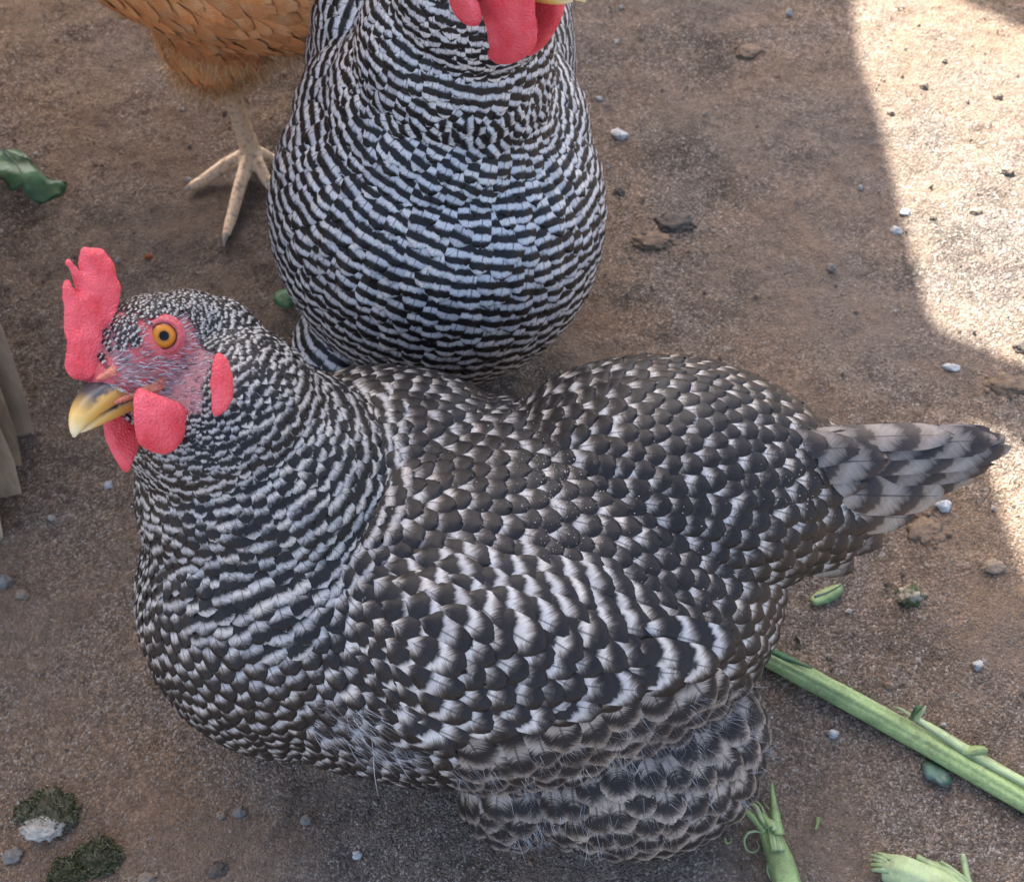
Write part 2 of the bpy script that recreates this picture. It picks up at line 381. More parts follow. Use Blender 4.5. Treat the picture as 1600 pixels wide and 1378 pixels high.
F = (T0[None] + 6 * np.arange(N)[:, None, None]).reshape(-1, 3)
o = obj('sand_grit', V.reshape(-1, 3), F, M_GRAIN, smooth=False, attrs={'fr': np.repeat(rng.random(N), 6)}, kind='stuff')
tag(o, 'loose sand and grit strewn over the dirt floor', 'sand')

# ------------------------------------------------------------------ unseen shelter added behind: roof sheet and beams shaped to throw the shade
ZT = 1.1
def up_sun(u, v, z=ZT):
    X = PZ(u, v, 0); s = np.array(SUN_TO); return X + s * (z / s[2])
edge = [(1330, -90), (1336, 0), (1346, 100), (1384, 220), (1424, 390), (1448, 478), (1478, 528), (1520, 553)]  # roof outline worked back from the wanted shadow edge along the sun direction
low = [(1460, 590), (1503, 640), (1543, 735), (1600, 900), (1655, 1060), (1700, 1250), (1720, 1500)]
pe = [up_sun(*q) for q in edge + low]
outl = [p[:2] for p in pe] + [(pe[-1][0] + .05, pe[-1][1] - .25), (-1.0, pe[-1][1] - .25), (-1.0, pe[0][1] + .12), (pe[0][0] - .02, pe[0][1] + .12)]
V, F = pad(outl, .09, lambda d, P: np.full(len(d), .002), lift=lambda P: .006 * np.sin(P[:, 0] * 9) * np.cos(P[:, 1] * 7))
V[:, 2] += ZT
sh = thing('added_shade_shelter', (-.9, 1.9, 0), 'unseen cloth shelter on wooden posts, added to cast the shade', 'shelter')
obj('shade_sheet', V, F, M_TARP, sh)
def beam_px(q0, q1, wid, z):
    a, b = up_sun(*q0, z), up_sun(*q1, z); d = unit(b - a); M = np.stack([d, np.cross([0, 0, 1], d), [0, 0, 1]], 1)
    return box((a + b) / 2, (np.linalg.norm(b - a), wid, .04), M)
obj('shadow_beam', *beam_px((1200, 446), (2000, 826), .033, ZT - .03), M_WOOD, sh, smooth=False)  # added to cast the dark band between the sunlit patches
obj('shadow_beam', *beam_px((1180, -175), (2100, 215), .032, ZT + .03), M_WOOD, sh, smooth=False)  # added to shade the upper right corner of the ground
for (x, y) in ((-.96, .95), (-.96, 1.9), (.0, 1.9), (.86, 1.50), (.92, 2.12)):
    obj('post', *box((x, y, (ZT + .05) / 2), (.06, .06, ZT + .05)), M_WOOD, sh, smooth=False)

for i in range(4):  # unseen boards added to block light and darken the left ground
    obj('shade_board', *box((-.52 + .004 * (i % 2), .40 + .1 * i, .30), (.02, .096, .60)), M_WOOD, sh, smooth=False)
# weathered boards at the left edge
post = thing('wooden_post', PG(-20, 760), 'weathered grey wooden boards of a post at the left edge', 'post')
def board(pr, wid, thick, lean, hgt, chamfer):
    # lower right front corner stands at ground pixel pr
    P = PG(*pr); d = unit([lean[0], lean[1], 1.]); xx = unit([1, .25, 0]); yy = unit(np.cross(d, xx)); n = 14
    V, F = [], []
    for i in range(n + 1):
        t = i / n; c = P + d * (t * hgt - .01)
        jit = [noise.noise(Vector((t * 6, k_, pr[0]))) * .0018 for k_ in range(4)]
        ch = chamfer * max(0, 1 - t * hgt / .05)
        for (a, b, j) in ((0, 0, jit[0]), (-.006, thick, jit[1]), (-wid, thick, jit[2]), (-wid, 0, jit[3])):
            V.append(c + xx * (a + j - (ch if a > -.01 else 0)) + yy * (b + j * .5))
    for i in range(n):
        for j in range(4): F.append((i * 4 + j, i * 4 + (j + 1) % 4, i * 4 + 4 + (j + 1) % 4, i * 4 + 4 + j))
    F += [(0, 1, 2, 3), (n * 4 + 3, n * 4 + 2, n * 4 + 1, n * 4)]
    return V, F
obj('board', *board((66, 672), .09, .022, (-.02, .30), .5, .006), M_WOOD, post, smooth=False)
obj('board', *board((46, 768), .09, .02, (-.02, .27), .5, .006), M_WOOD, post, smooth=False)
obj('board', *board((50, 722), .09, .02, (-.02, .28), .5, .008), M_WOOD, post, smooth=False)
obj('board', *board((33, 836), .09, .02, (-.04, .22), .5, .012), M_WOOD, post, smooth=False)
# ------------------------------------------------------------------ plumage engine
def template(nu, nv):
    u = np.linspace(-1, 1, nu); t = 1 - (1 - np.linspace(0, 1, nv)) ** 1.6
    U, T = np.meshgrid(u, t); F = []
    for j in range(nv - 1):
        for i in range(nu - 1): F.append((j * nu + i, j * nu + i + 1, (j + 1) * nu + i + 1, (j + 1) * nu + i))
    return U.ravel(), T.ravel(), np.array(F)
def feathers(bvh, root, d, nrm, L, W, per, phase, h0, slope, conf, rnd, tmpl, gdist=None, tipw=.10, curl=0.0, camber=.10, tz=.62):
    """arrays per feather -> verts (N,k,3) and attribute dict (N,k)"""
    U, T, F = tmpl; Nf = len(root); k = len(U)
    s = unit(np.cross(nrm, d)); L = L[:, None]; W = W[:, None]
    t0 = 1 - np.clip(tz * W / L, .12, .6); b = np.clip((T[None] - t0) / (1 - t0), 0, 1)
    wd = np.clip(T[None] / .30, 0, 1) ** .6 * (tipw + (1 - tipw) * np.sqrt(1 - b ** 2))
    across = U[None] * wd * W * .5
    along = T[None] * L * (1 + rng.normal(size=(Nf, k)) * .022 * T[None] ** 6)
    P = root[:, None] + d[:, None] * along[..., None] + s[:, None] * across[..., None]
    hh = h0[:, None] + slope[:, None] * T[None] * L + camber * W * (1 - U[None] ** 2) + curl * L * T[None] ** 3
    Q = P + nrm[:, None] * hh[..., None]
    if bvh is not None and conf.max() > 0:
        Pf = P.reshape(-1, 3); near = np.empty_like(Pf); nn = np.empty_like(Pf)
        fn = bvh.find_nearest
        for i, p in enumerate(Pf):
            r = fn(p); near[i] = r[0]; nn[i] = r[1]
        # blend face normals with the feather's own normal to avoid facet noise
        nn = unit(nn + .6 * np.repeat(nrm, k, 0)); cf = (near + nn * hh.reshape(-1, 1)).reshape(Nf, k, 3)
        c = conf[:, None, None]; Q = Q * (1 - c) + cf * c
    mm = along * 1000
    x = np.clip(np.abs(across) / (W * .5), 0, .97); rim = L - .62 * W * (1 - np.sqrt(1 - (x * .92) ** 2))
    if gdist is None: ft = (rim - along) / per[:, None] + phase[:, None]
    else: ft = -(gdist[:, None] + along) / per[:, None] + phase[:, None]
    at = dict(fu=np.broadcast_to(U[None], (Nf, k)), ft=ft, fb=mm - .9 * np.abs(across) * 1000, fr=np.broadcast_to(rnd[:, None], (Nf, k)),
              fe=np.broadcast_to(np.maximum(np.abs(U) ** 3 * np.clip(T * 2, 0, 1), T ** 7)[None], (Nf, k)))
    return Q, at, F
def join_feathers(name, Q, at, F, idx, mat, parent, kind=None):
    k = Q.shape[1]; n = len(idx)
    FF = (F[None] + k * np.arange(n)[:, None, None]).reshape(-1, F.shape[1])
    return obj(name, Q[idx].reshape(-1, 3), FF, mat, parent, attrs={a: b[idx].ravel() for a, b in at.items()}, kind=kind)
def sample_surface(V, F, n):
    a, b, c, d = (V[F[:, i]] for i in range(4))
    T = np.concatenate([np.stack([a, b, c], 1), np.stack([a, c, d], 1)]); cr = np.cross(T[:, 1] - T[:, 0], T[:, 2] - T[:, 0]); ar = np.linalg.norm(cr, axis=1)
    idx = rng.choice(len(T), n, p=ar / ar.sum()); r1 = np.sqrt(rng.random(n))[:, None]; r2 = rng.random(n)[:, None]
    return (1 - r1) * T[idx, 0] + r1 * (1 - r2) * T[idx, 1] + r1 * r2 * T[idx, 2], unit(cr[idx])
def smooth_normals(V, F):
    fn = np.cross(V[F[:, 2]] - V[F[:, 0]], V[F[:, 3]] - V[F[:, 1]]); vn = np.zeros_like(V)
    for i in range(4): np.add.at(vn, F[:, i], fn)
    return unit(vn)
def poisson(P, rad):
    cell = {}; keep = []; cs = .004
    for i, (p, r) in enumerate(zip(P.tolist(), rad.tolist())):
        kx, ky, kz = int(p[0] // cs), int(p[1] // cs), int(p[2] // cs); m = int(r // cs) + 1; ok = True; r2 = r * r
        for a in range(kx - m, kx + m + 1):
            for b in range(ky - m, ky + m + 1):
                for c in range(kz - m, kz + m + 1):
                    for q in cell.get((a, b, c), ()):
                        if (q[0] - p[0]) ** 2 + (q[1] - p[1]) ** 2 + (q[2] - p[2]) ** 2 < r2: ok = False; break
                    if not ok: break
                if not ok: break
            if not ok: break
        if ok: cell.setdefault((kx, ky, kz), []).append(p); keep.append(i)
    return np.array(keep)
def relax(P, rad, bvh, it=14):
    P = P.copy(); n = len(P); tree = None
    from mathutils.kdtree import KDTree
    for _ in range(it):
        kd = KDTree(n)
        for i, p in enumerate(P): kd.insert(p, i)
        kd.balance(); M = np.zeros_like(P)
        for i in range(n):
            R = rad[i] * 1.45; p = P[i]
            for co, j, dd in kd.find_range(p, R):
                if j != i and dd > 1e-9: M[i] += (p - np.array(co)) / dd * (R - dd) * .22
        P = P + M
        P = np.array([bvh.find_nearest(q)[0][:] for q in P])
    return P
def strands(name, roots, dirs, nrm, length, mat, parent, wid=.00022, droop=.3, rnd=None):
    n = len(roots); seg = 4; side = unit(np.cross(dirs, rng.normal(size=(n, 3)))); bend = unit(rng.normal(size=(n, 3))) * rng.uniform(0, .35, (n, 1))
    V = []; t = np.linspace(0, 1, seg + 1)
    for i, tt in enumerate(t):
        c = roots + (dirs * tt + bend * tt * tt + nrm * .25 * tt * (1 - tt) + np.array([0, 0, -droop]) * tt ** 2) * length[:, None]
        wv = wid * (1 - tt * .8); V += [c - side * wv, c + side * wv]
    V = np.stack(V, 1)
    F = np.array([(2 * i, 2 * i + 1, 2 * i + 3, 2 * i + 2) for i in range(seg)])
    FF = (F[None] + V.shape[1] * np.arange(n)[:, None, None]).reshape(-1, 4)
    rnd = rng.random(n) if rnd is None else rnd
    return obj(name, V.reshape(-1, 3), FF, mat, parent, attrs={'fr': np.repeat(rnd, V.shape[1])}, kind='stuff')
T_BIG = template(8, 9); T_MED = template(5, 8); T_SMALL = template(3, 4)
def facing(P, n): return (unit(Cv - P) * n).sum(-1)

# ------------------------------------------------------------------ head parts (local millimetres: x forward, y to the hen's left, z up)
class Head:
    def __init__(s, O, M, k=1.0): s.O = np.array(O); s.M = np.array(M); s.k = k / 1000.
    def w(s, l): return s.O + s.k * (np.atleast_2d(np.asarray(l, float)) @ s.M.T)
    def l(s, X): return ((np.atleast_2d(X) - s.O) @ s.M) / s.k
    def on_plane(s, px, y):
        out = []
        nrm = s.M[:, 1]; p0 = s.O + nrm * y * s.k
        for q in px:
            d = ray(*q); t = ((p0 - Cv) @ nrm) / (d @ nrm); out.append(s.l(Cv + d * t)[0])
        return np.array(out)
    def ell(s, c, r): return (s.w(c)[0], np.array(r) * s.k, s.M)
def lobe(head, outline_xz, y0, side, thick, name, mat, parent, step=1.1, bulge=0, smoothn=6, ridges=0):
    O = spline(outline_xz, smoothn, True)
    def th(d, P):
        r = np.clip(d / thick / 1.5, 0, 1); return thick * np.sqrt(1 - (1 - r) ** 2) * (1 - .12 * np.clip(d / 12, 0, 1))
    c = O.mean(0)
    def lift(P):
        q = np.linalg.norm(P - c, axis=1) / np.linalg.norm(O - c, axis=1).max()
        return side * bulge * (1 - q ** 2) + ridges * np.array([noise.fractal(Vector((p[0] * .16, p[1] * .16, y0)), 1, 2, 2) for p in P])
    V, F = pad(O, step, th, lift)
    L = np.stack([V[:, 0], V[:, 2] + y0, V[:, 1]], 1)
    return obj(name, head.w(L), F, mat, parent)
def beak(head, parent, C0, C1, C2, wid, hgt, name, top):
    n, m = 16, 18; V = []; bt = []; bz = []
    for i in range(n):
        t = i / (n - 1); c = (1 - t) ** 2 * np.array(C0) + 2 * t * (1 - t) * np.array(C1) + t * t * np.array(C2)
        tg = unit(2 * (1 - t) * (np.array(C1) - C0) + 2 * t * (np.array(C2) - C1)); yv = np.array([0, 1., 0]); zv = np.cross(tg, yv)
        if zv[2] < 0 and zv[0] < 0: zv = -zv
        rw = wid * (1 - t ** 1.7) ** .75 + .35; rh = hgt * (1 - t ** 1.9) ** .8 + .35
        for j in range(m):
            a = 2 * math.pi * j / m; ca, sa = math.cos(a), math.sin(a)
            k_ = 1.0 if (sa > 0) == top else .9
            V.append(c + yv * rw * math.copysign(abs(ca) ** .85, ca) + zv * rh * k_ * math.copysign(abs(sa) ** 1.1, sa)); bt.append(t); bz.append(.5 + .5 * sa)
    F = [(i * m + j, i * m + (j + 1) % m, (i + 1) * m + (j + 1) % m, (i + 1) * m + j) for i in range(n - 1) for j in range(m)] + [tuple((n - 1) * m + j for j in range(m))]
    return obj(name, head.w(V), F, M_BEAK, parent, attrs={'bt': bt, 'bz': bz})
def eyeball(head, c, axis, r, iris, parent, lidmat):
    c = np.array(c, float); ax = unit(axis); S, T = ico(4); L = S * r
    d = S @ ax; er = np.sqrt(np.clip(1 - d * d, 0, 1)) * r / iris; er = np.where(d < 0, 1., np.clip(er, 0, 1))
    e = obj('eye', head.w(L + c), T, M_IRIS, parent, attrs={'er': er})
    a = unit(np.cross(ax, [0, 0, 1.])); b = np.cross(a, ax); th = np.linspace(0, 2 * math.pi, 28, endpoint=False)
    # eyelid: a soft ring of skin round the iris
    R1 = iris * 1.04; n2 = 9; V = []
    for t in th:
        e1 = a * math.cos(t) + b * math.sin(t) * .96
        for j in range(n2):
            q = j / (n2 - 1); rad = R1 + (iris * .75) * q
            hgt = math.sqrt(max(r * r - R1 * R1, 0)) + .55 * math.sin(math.pi * min(1, q * 1.5) * .8) - 2.9 * q ** 2
            V.append(c + e1 * rad + ax * hgt)
    F = [(i * n2 + j, ((i + 1) % 28) * n2 + j, ((i + 1) % 28) * n2 + j + 1, i * n2 + j + 1) for i in range(28) for j in range(n2 - 1)]
    obj('eyelid', head.w(V), F, lidmat, e)
    return e
def leg(parent, hock, ankle, toes, r=.0062, name='leg'):
    """scaled shank with toes; toes: list of ground tips"""
    hock = np.array(hock); ankle = np.array(ankle); E_ = chain([hock, hock * .4 + ankle * .6, ankle], [r * 1.15, r * .92, r * 1.15], .4)
    claws = []
    for tip in toes:
        tip = np.array(tip); d = tip - ankle; kn = ankle + d * .38 + np.array([0, 0, .003]); k2 = ankle + d * .72; k2[2] = tip[2] + r * .62; e = ankle + d * .88; e[2] = tip[2] + r * .5
        E_ += chain([ankle, kn, k2, e], [r * .95, r * .72, r * .64, r * .5], .45)
        cp = [e + unit(d) * -.002, e + (tip - e) * .6 + np.array([0, 0, r * .25]), tip]; claws.append(tube(spline(cp, 5), np.linspace(r * .42, r * .08, 11), 8))
    V, F = blob(E_, .0011, 4, 2)
    lg = obj(name, V, F, M_LEG, parent)
    for c in claws: obj('claw', *c, M_CLAW, lg)
    return lg

# ================================================================== hen in front: barred, head turned up to the viewer
henA = thing('hen', PZ(735, 915, 0) * [1, 1, 0], 'large black and white barred hen in front, facing left, head turned up', 'hen')
MA = np.array([[-0.5437, 0.8187, -0.1847], [-0.6987, -0.3196, 0.64], [0.4649, 0.4771, 0.7458]])
HA = Head((-0.1354, 0.2424, 0.2455), MA, 1.0219)
EA = [(PZ(735, 915, .105), (.142, .088, .080), I3), (PZ(455, 925, .112), (.064, .070, .080), I3), (PZ(1045, 755, .135), (.080, .056, .052), rotm(0, -10)),
      (PZ(425, 780, .155), (.054, .054, .066), I3), (PZ(355, 665, .20), (.038, .038, .046), I3), (PZ(1185, 765, .128), (.056, .038, .033), rotm(0, -12)),
      (PZ(600, 780, .13), (.07, .06, .055), I3),
      (PZ(975, 1180, .055), (.060, .041, .050), I3), (PZ(1110, 1150, .05), (.02, .034, .043), I3), (PZ(800, 1230, .05), (.02, .022, .035), I3)]
EA += [HA.ell((-3, 0, 3), (23, 14.5, 17)), HA.ell((12, 0, -4), (15, 9.5, 11)), HA.ell((-10, 0, -6), (18, 14, 19)), HA.ell((4, 0, -16), (13, 8, 9)),
       HA.ell((-20, -1, 1), (17, 14, 16)), HA.ell((-31, 0, -8), (17, 16, 19)), HA.ell((-22, 2, -18), (20, 19, 22)), HA.ell((-26, 4, -34), (24, 24, 26))]
VA, FA = blob(EA, .0024, 8)
bl = HA.l(VA)
fm = np.clip((bl[:, 0] + 20) / 6, 0, 1) * np.clip((bl[:, 2] + 27) / 5, 0, 1) * (np.abs(bl[:, 1]) < 22)
fred = np.clip(1.5 - np.sqrt(((bl[:, 0] - 2) / 12) ** 2 + ((bl[:, 2] - 5) / 10.5) ** 2), 0, 1)
fred = np.maximum(fred, np.clip(1.5 - np.sqrt(((bl[:, 0] + 9) / 5) ** 2 + ((bl[:, 2] - 6) / 9) ** 2), 0, 1)) * (np.abs(bl[:, 1]) > 4)
fred = np.maximum(fred, np.clip(1.4 - np.sqrt(((bl[:, 0] - 16) / 11) ** 2 + ((bl[:, 2] + 9) / 4) ** 2), 0, 1))
fred = np.maximum(fred, np.clip((bl[:, 0] - 17) / 4, 0, 1))
obj('body', VA, FA, M_BODYA, henA, attrs={'fm': fm, 'fred': fred})
bvhA = BVHTree.FromPolygons(VA.tolist(), FA.tolist())
axA = lambda x: .215 + .15 * (x + .02)          # the hen's middle plane, y as a function of x
def hitA(u, v):
    d = ray(u, v); r = bvhA.ray_cast(Vector(Cv), Vector(unit(d))); return (np.array(r[0]), np.array(r[1])) if r[0] else (None, None)
# guides: pixel, flow in the picture, length, width (mm), bar period (mm), zone
GA = [ # neck hackle and breast
 (300, 470, 1, .35, 5, 2.0, 3.0, 0), (240, 470, 1, .1, 4, 1.5, 2.6, 0), (210, 490, .9, .5, 4, 1.4, 2.4, 0), (330, 520, 1, .5, 6, 2.3, 3.4, 0), (220, 570, .7, .7, 3, 1.2, 2.2, 0), (300, 590, .8, .6, 3.4, 1.3, 2.4, 0), (300, 640, .3, 1, 5, 2.0, 3.0, 0), (320, 690, .2, 1, 7, 3.2, 3.8, 0), (240, 730, -.1, 1, 8, 3.6, 4.5, 0),
 (400, 520, 1, .7, 14, 5, 5.5, 0), (390, 600, .8, .8, 15, 5.5, 5.5, 0), (380, 680, .5, 1, 16, 6, 6, 0), (470, 570, 1, .8, 20, 6, 6.5, 0), (480, 660, .9, .7, 20, 6.5, 7, 0), (450, 760, .6, .9, 20, 8, 8, 0),
 (560, 650, 1, .5, 24, 8, 8, 0), (570, 740, 1, .6, 24, 9, 9, 0), (540, 820, .8, .8, 24, 11, 9.5, 0),
 (220, 790, .0, 1, 13, 6, 6, 0), (300, 800, .15, 1, 15, 8, 8, 0), (380, 850, .4, 1, 20, 11, 10, 0), (240, 880, .1, 1, 18, 9, 8, 0), (310, 930, .25, 1, 21, 13, 10, 0), (420, 950, .35, 1, 23, 15, 11, 0), (480, 880, .6, .9, 22, 13, 10.5, 0),
 (270, 990, .3, 1, 22, 13, 9.5, 1), (350, 1040, .4, 1, 24, 15, 10, 1), (450, 1060, .6, .8, 25, 16, 11, 1), (540, 980, .7, .8, 26, 16, 12, 1), (330, 1110, .6, .8, 24, 14, 9.5, 1), (430, 1140, .8, .6, 24, 15, 10, 1), (530, 1190, .95, .4, 25, 15, 10.5, 1), (640, 1215, 1, .25, 26, 15, 11, 1), (720, 1225, 1, .5, 22, 13, 9, 3),
 # shoulders, back
 (640, 630, 1, .1, 26, 11, 11, 2), (660, 720, 1, .35, 28, 14, 12, 2), (640, 830, .95, .5, 30, 17, 13, 2), (760, 630, 1, .15, 28, 14, 13, 2), (760, 720, 1, .25, 30, 16, 13, 2), (850, 650, 1, .1, 28, 14, 13, 2), (870, 740, 1, .1, 30, 16, 13, 2), (830, 830, .95, .4, 29, 17, 13, 2),
 (940, 610, 1, -.2, 25, 13, 12, 2), (1030, 580, 1, .05, 25, 14, 12, 2), (1000, 660, 1, 0, 26, 14, 12, 2), (1110, 600, 1, .35, 25, 14, 12, 2), (1120, 690, 1, .15, 27, 15, 13, 2), (1190, 660, 1, .3, 28, 15, 13, 2), (960, 760, 1, .1, 28, 15, 13, 2), (1080, 790, 1, .25, 29, 15, 13, 2), (1190, 760, 1, .25, 32, 17, 15, 2),
 (1000, 870, .95, .4, 30, 17, 14, 2), (1120, 880, .9, .5, 30, 17, 14, 2), (1230, 840, .9, .5, 34, 19, 16, 2), (1270, 740, 1, .05, 38, 19, 17, 2), (1160, 980, .9, .45, 30, 17, 13, 2), (1240, 920, .85, .4, 32, 17, 14, 2), (1300, 800, .9, .35, 38, 19, 17, 2),
 # wing
 (620, 960, .9, .55, 31, 18, 13, 1), (720, 930, .9, .5, 30, 16.5, 13, 1), (680, 1040, .95, .4, 31, 17, 13, 1), (800, 1000, .9, .45, 32, 18, 13, 1), (900, 940, .9, .4, 31, 17, 13.5, 1), (780, 1090, 1, .25, 30, 16, 13, 1), (900, 1060, 1, .2, 32, 17, 14, 1), (1010, 1000, 1, .25, 33, 18, 14, 1), (640, 1120, 1, .3, 28, 15, 12, 1), (1060, 1030, 1, .0, 34, 18, 15, 1),
 # thigh
 (860, 1180, .3, 1, 26, 19, 15, 3), (780, 1250, .5, .9, 22, 14, 11, 3), (940, 1240, .25, 1, 27, 21, 15, 3), (1040, 1170, .6, .9, 28, 21, 15, 3), (1130, 1110, 1, .35, 27, 20, 15, 3), (1130, 1220, .7, .8, 26, 19, 14, 3), (880, 1310, .2, 1, 24, 18, 13, 3), (1040, 1280, .35, 1, 25, 19, 13, 3)]
gp, gd, gprm, gzone = [], [], [], []
for (u, v, du, dv, L_, W_, pr, zn) in GA:
    p, n_ = hitA(u, v)
    if p is None: continue
    s_ = 14 / math.hypot(du, dv); p2, _ = hitA(u + du * s_, v + dv * s_)
    if p2 is None: p2 = p + (Rv * du - Uv * dv) * .01
    dd = unit(p2 - p); gp.append(p); gd.append(dd); gprm.append((L_, W_, pr)); gzone.append(zn)
    q = p.copy(); q[1] = 2 * axA(p[0]) - p[1]; d2 = dd * [1, -1, 1]                      # the far side mirrors the near one
    if p[1] < axA(p[0]) - .01 and p[2] < .19: gp.append(q); gd.append(d2); gprm.append((L_, W_, pr)); gzone.append(zn)
gp = np.array(gp); gd = np.array(gd); gprm = np.array(gprm) / 1000.; gzone = np.array(gzone); gprm *= np.where(np.isin(gzone, (1, 2)), .76, np.where(gzone == 0, .88, 1.0))[:, None]
def guideA(P):
    D = np.linalg.norm(P[:, None] - gp[None], axis=2) + .004; Wt = D ** -3.2; Wt /= Wt.sum(1, keepdims=True)
    return unit(Wt @ gd), Wt @ gprm, gzone[np.argmin(D, 1)]
WING = [(585, 900), (560, 1010), (590, 1110), (640, 1150), (700, 1165), (800, 1143), (900, 1118), (1000, 1083), (1112, 1040), (1075, 960), (960, 890), (820, 860), (700, 850)]
P, Nn = sample_surface(VA, FA, 70000)
hm = np.linalg.norm(VA[FA[:, 0]] - HA.O, axis=1) < .05; P2, N2 = sample_surface(VA, FA[hm], 10000); P = np.concatenate([P, P2]); Nn = np.concatenate([Nn, N2])
D_, prm, zone = guideA(P)
headl = HA.l(P)
# bare skin of the face
fj = 1 + .25 * rng.normal(size=len(P))
face = (((headl[:, 0] - 1) / 9) ** 2 + ((headl[:, 2] - 6) / 8) ** 2 < fj) | (((headl[:, 0] + 9) / 4) ** 2 + ((headl[:, 2] - 6) / 8) ** 2 < fj)
face &= np.abs(headl[:, 1]) > 5
gape = (headl[:, 0] > 6) & (headl[:, 0] < 32) & (headl[:, 2] < -5) & (headl[:, 2] > -13) & (np.abs(headl[:, 1]) < 14)
front = (headl[:, 0] > 21) | ((np.abs(headl[:, 1] - 15) < 6) & (((headl[:, 0] + 15) / 4) ** 2 + ((headl[:, 2] + 18) / 10) ** 2 < 1))
cheek = (headl[:, 0] > -17 + 3 * fj) & (headl[:, 0] < 24) & (headl[:, 2] > -23) & (headl[:, 2] < 7) & (np.abs(headl[:, 1]) > 3) & (np.abs(headl[:, 1]) < 22)
bare = face | gape | front | cheek
rad = np.maximum(prm[:, 1] * .50, .0008)
wpx = proj(P); fc = facing(P, Nn)
wingm = inpoly(wpx, WING) & (fc > -.1) & (P[:, 1] < axA(P[:, 0]))
WE = np.array([(560, 1105), (640, 1140), (700, 1158), (800, 1137), (900, 1112), (1000, 1077), (1112, 1036)], float)
ev = np.interp(wpx[:, 0], WE[:, 0], WE[:, 1]); near_ = (fc > -.1) & (P[:, 1] < axA(P[:, 0])) & (wpx[:, 0] > 660) & (wpx[:, 0] < 1125)
gapz = near_ & (wpx[:, 1] > ev - 42) & (wpx[:, 1] < ev + 8) & (zone != 3)
below = near_ & (wpx[:, 1] >= ev + 8) & (wpx[:, 1] < ev + 200) & (wpx[:, 0] > 700); zone = np.where(below, 3, zone); prm[below] = (.026, .0175, .0145); D_[below] = unit(D_[below] + np.array([0, -.6, -.9])); rad = np.maximum(prm[:, 1] * .50, .0008)
keep = poisson(P, rad); keep = keep[~gapz[keep]]; keep = keep[~bare[keep]]; keep = keep[~((headl[keep, 0] > 4) & (np.abs(headl[keep, 1]) < 20) & (np.abs(headl[keep, 2]) < 20) & (rng.random(len(keep)) < .45))]
keep = keep[(P[keep, 2] > .02)]
P, Nn, D_, prm, zone, wingm = P[keep], Nn[keep], D_[keep], prm[keep], zone[keep], wingm[keep]
nl = len(P)
mv = (prm[:, 1] > .006); P[mv] = relax(P[mv], prm[mv, 1] * .5, bvhA, 9)
Nn[mv] = np.array([bvhA.find_nearest(q)[1][:] for q in P[mv]]); Dn, _, _ = guideA(P); D_ = np.where((zone == 3)[:, None], D_, Dn)
jit = rng.normal(size=(nl, 3)) * .07
D_ = unit(D_ + jit); D_ = unit(D_ - Nn * (D_ * Nn).sum(1, keepdims=True))
L_ = prm[:, 0] * rng.uniform(.94, 1.07, nl); W_ = prm[:, 1] * rng.uniform(.92, 1.12, nl) * np.where(prm[:, 1] < .010, .95, 1.12); per = prm[:, 2] * rng.uniform(.96, 1.04, nl) * np.where((zone == 1) | (zone == 2), 1.38, 1)
root = P - D_ * L_[:, None] * .45
FRONT = WING[8:] + WING[:3]
pw = proj(P); wd = np.full(nl, 1e9)
for a_, b_ in zip(FRONT[:-1], FRONT[1:]):
    a_ = np.array(a_, float); b_ = np.array(b_, float); t_ = np.clip(((pw - a_) @ (b_ - a_)) / ((b_ - a_) @ (b_ - a_)), 0, 1); wd = np.minimum(wd, np.linalg.norm(pw - a_ - t_[:, None] * (b_ - a_), axis=1))
wd = np.clip(wd / 110., 0, 1)
wz = wingm & (zone != 3)
lowd = segdist(proj(P), WING[2:9] ) / 1.
h0 = np.full(nl, .0008); h0[wz] = .0012 + .0088 * wd[wz]
slope = np.where(zone == 0, .15, .12); conf = np.full(nl, .9); conf[zone == 3] = .75
rnd = rng.random(nl)
gdist = np.linalg.norm(P - HA.O, axis=1) - L_ * .45
small = W_ < .0048
med = ~small
feaA = []   # (name, Q, at, F, mat, size, pts, nrm)
def emit(sel, tmpl, mat, name, ph=None, g=None, **kw):
    i = np.where(sel)[0]
    if len(i) == 0: return
    phase = rng.normal(size=len(i)) * .05 if ph is None else ph
    Q, at, F = feathers(bvhA, root[i], D_[i], Nn[i], L_[i], W_[i], per[i], phase, h0[i], slope[i], conf[i], rnd[i], tmpl, gdist=None if g is None else g[i], **kw)
    feaA.append((name, Q, at, F, mat, L_[i] * W_[i] * np.clip(facing(P[i], Nn[i]), 0, 1), proj(P[i]), i))
emit(small, T_SMALL, M_FN, 'head_feather', g=gdist, ph=rng.random(small.sum()), camber=.05)
hz = med & (zone == 0)
emit(hz, T_MED, M_FN, 'hackle_feather', g=gdist, ph=rng.normal(size=hz.sum()) * .19, camber=.06, tipw=.05)
nz = lambda m_, a_: a_ + rng.normal(size=m_.sum()) * .04
emit(med & (zone == 1), T_BIG, M_FA, 'wing_feather', ph=nz(med & (zone == 1), -.07))
emit(med & (zone == 2), T_BIG, M_FA, 'back_feather', ph=nz(med & (zone == 2), -.11))
emit(med & (zone == 3), T_BIG, M_FF, 'thigh_feather', curl=.05)
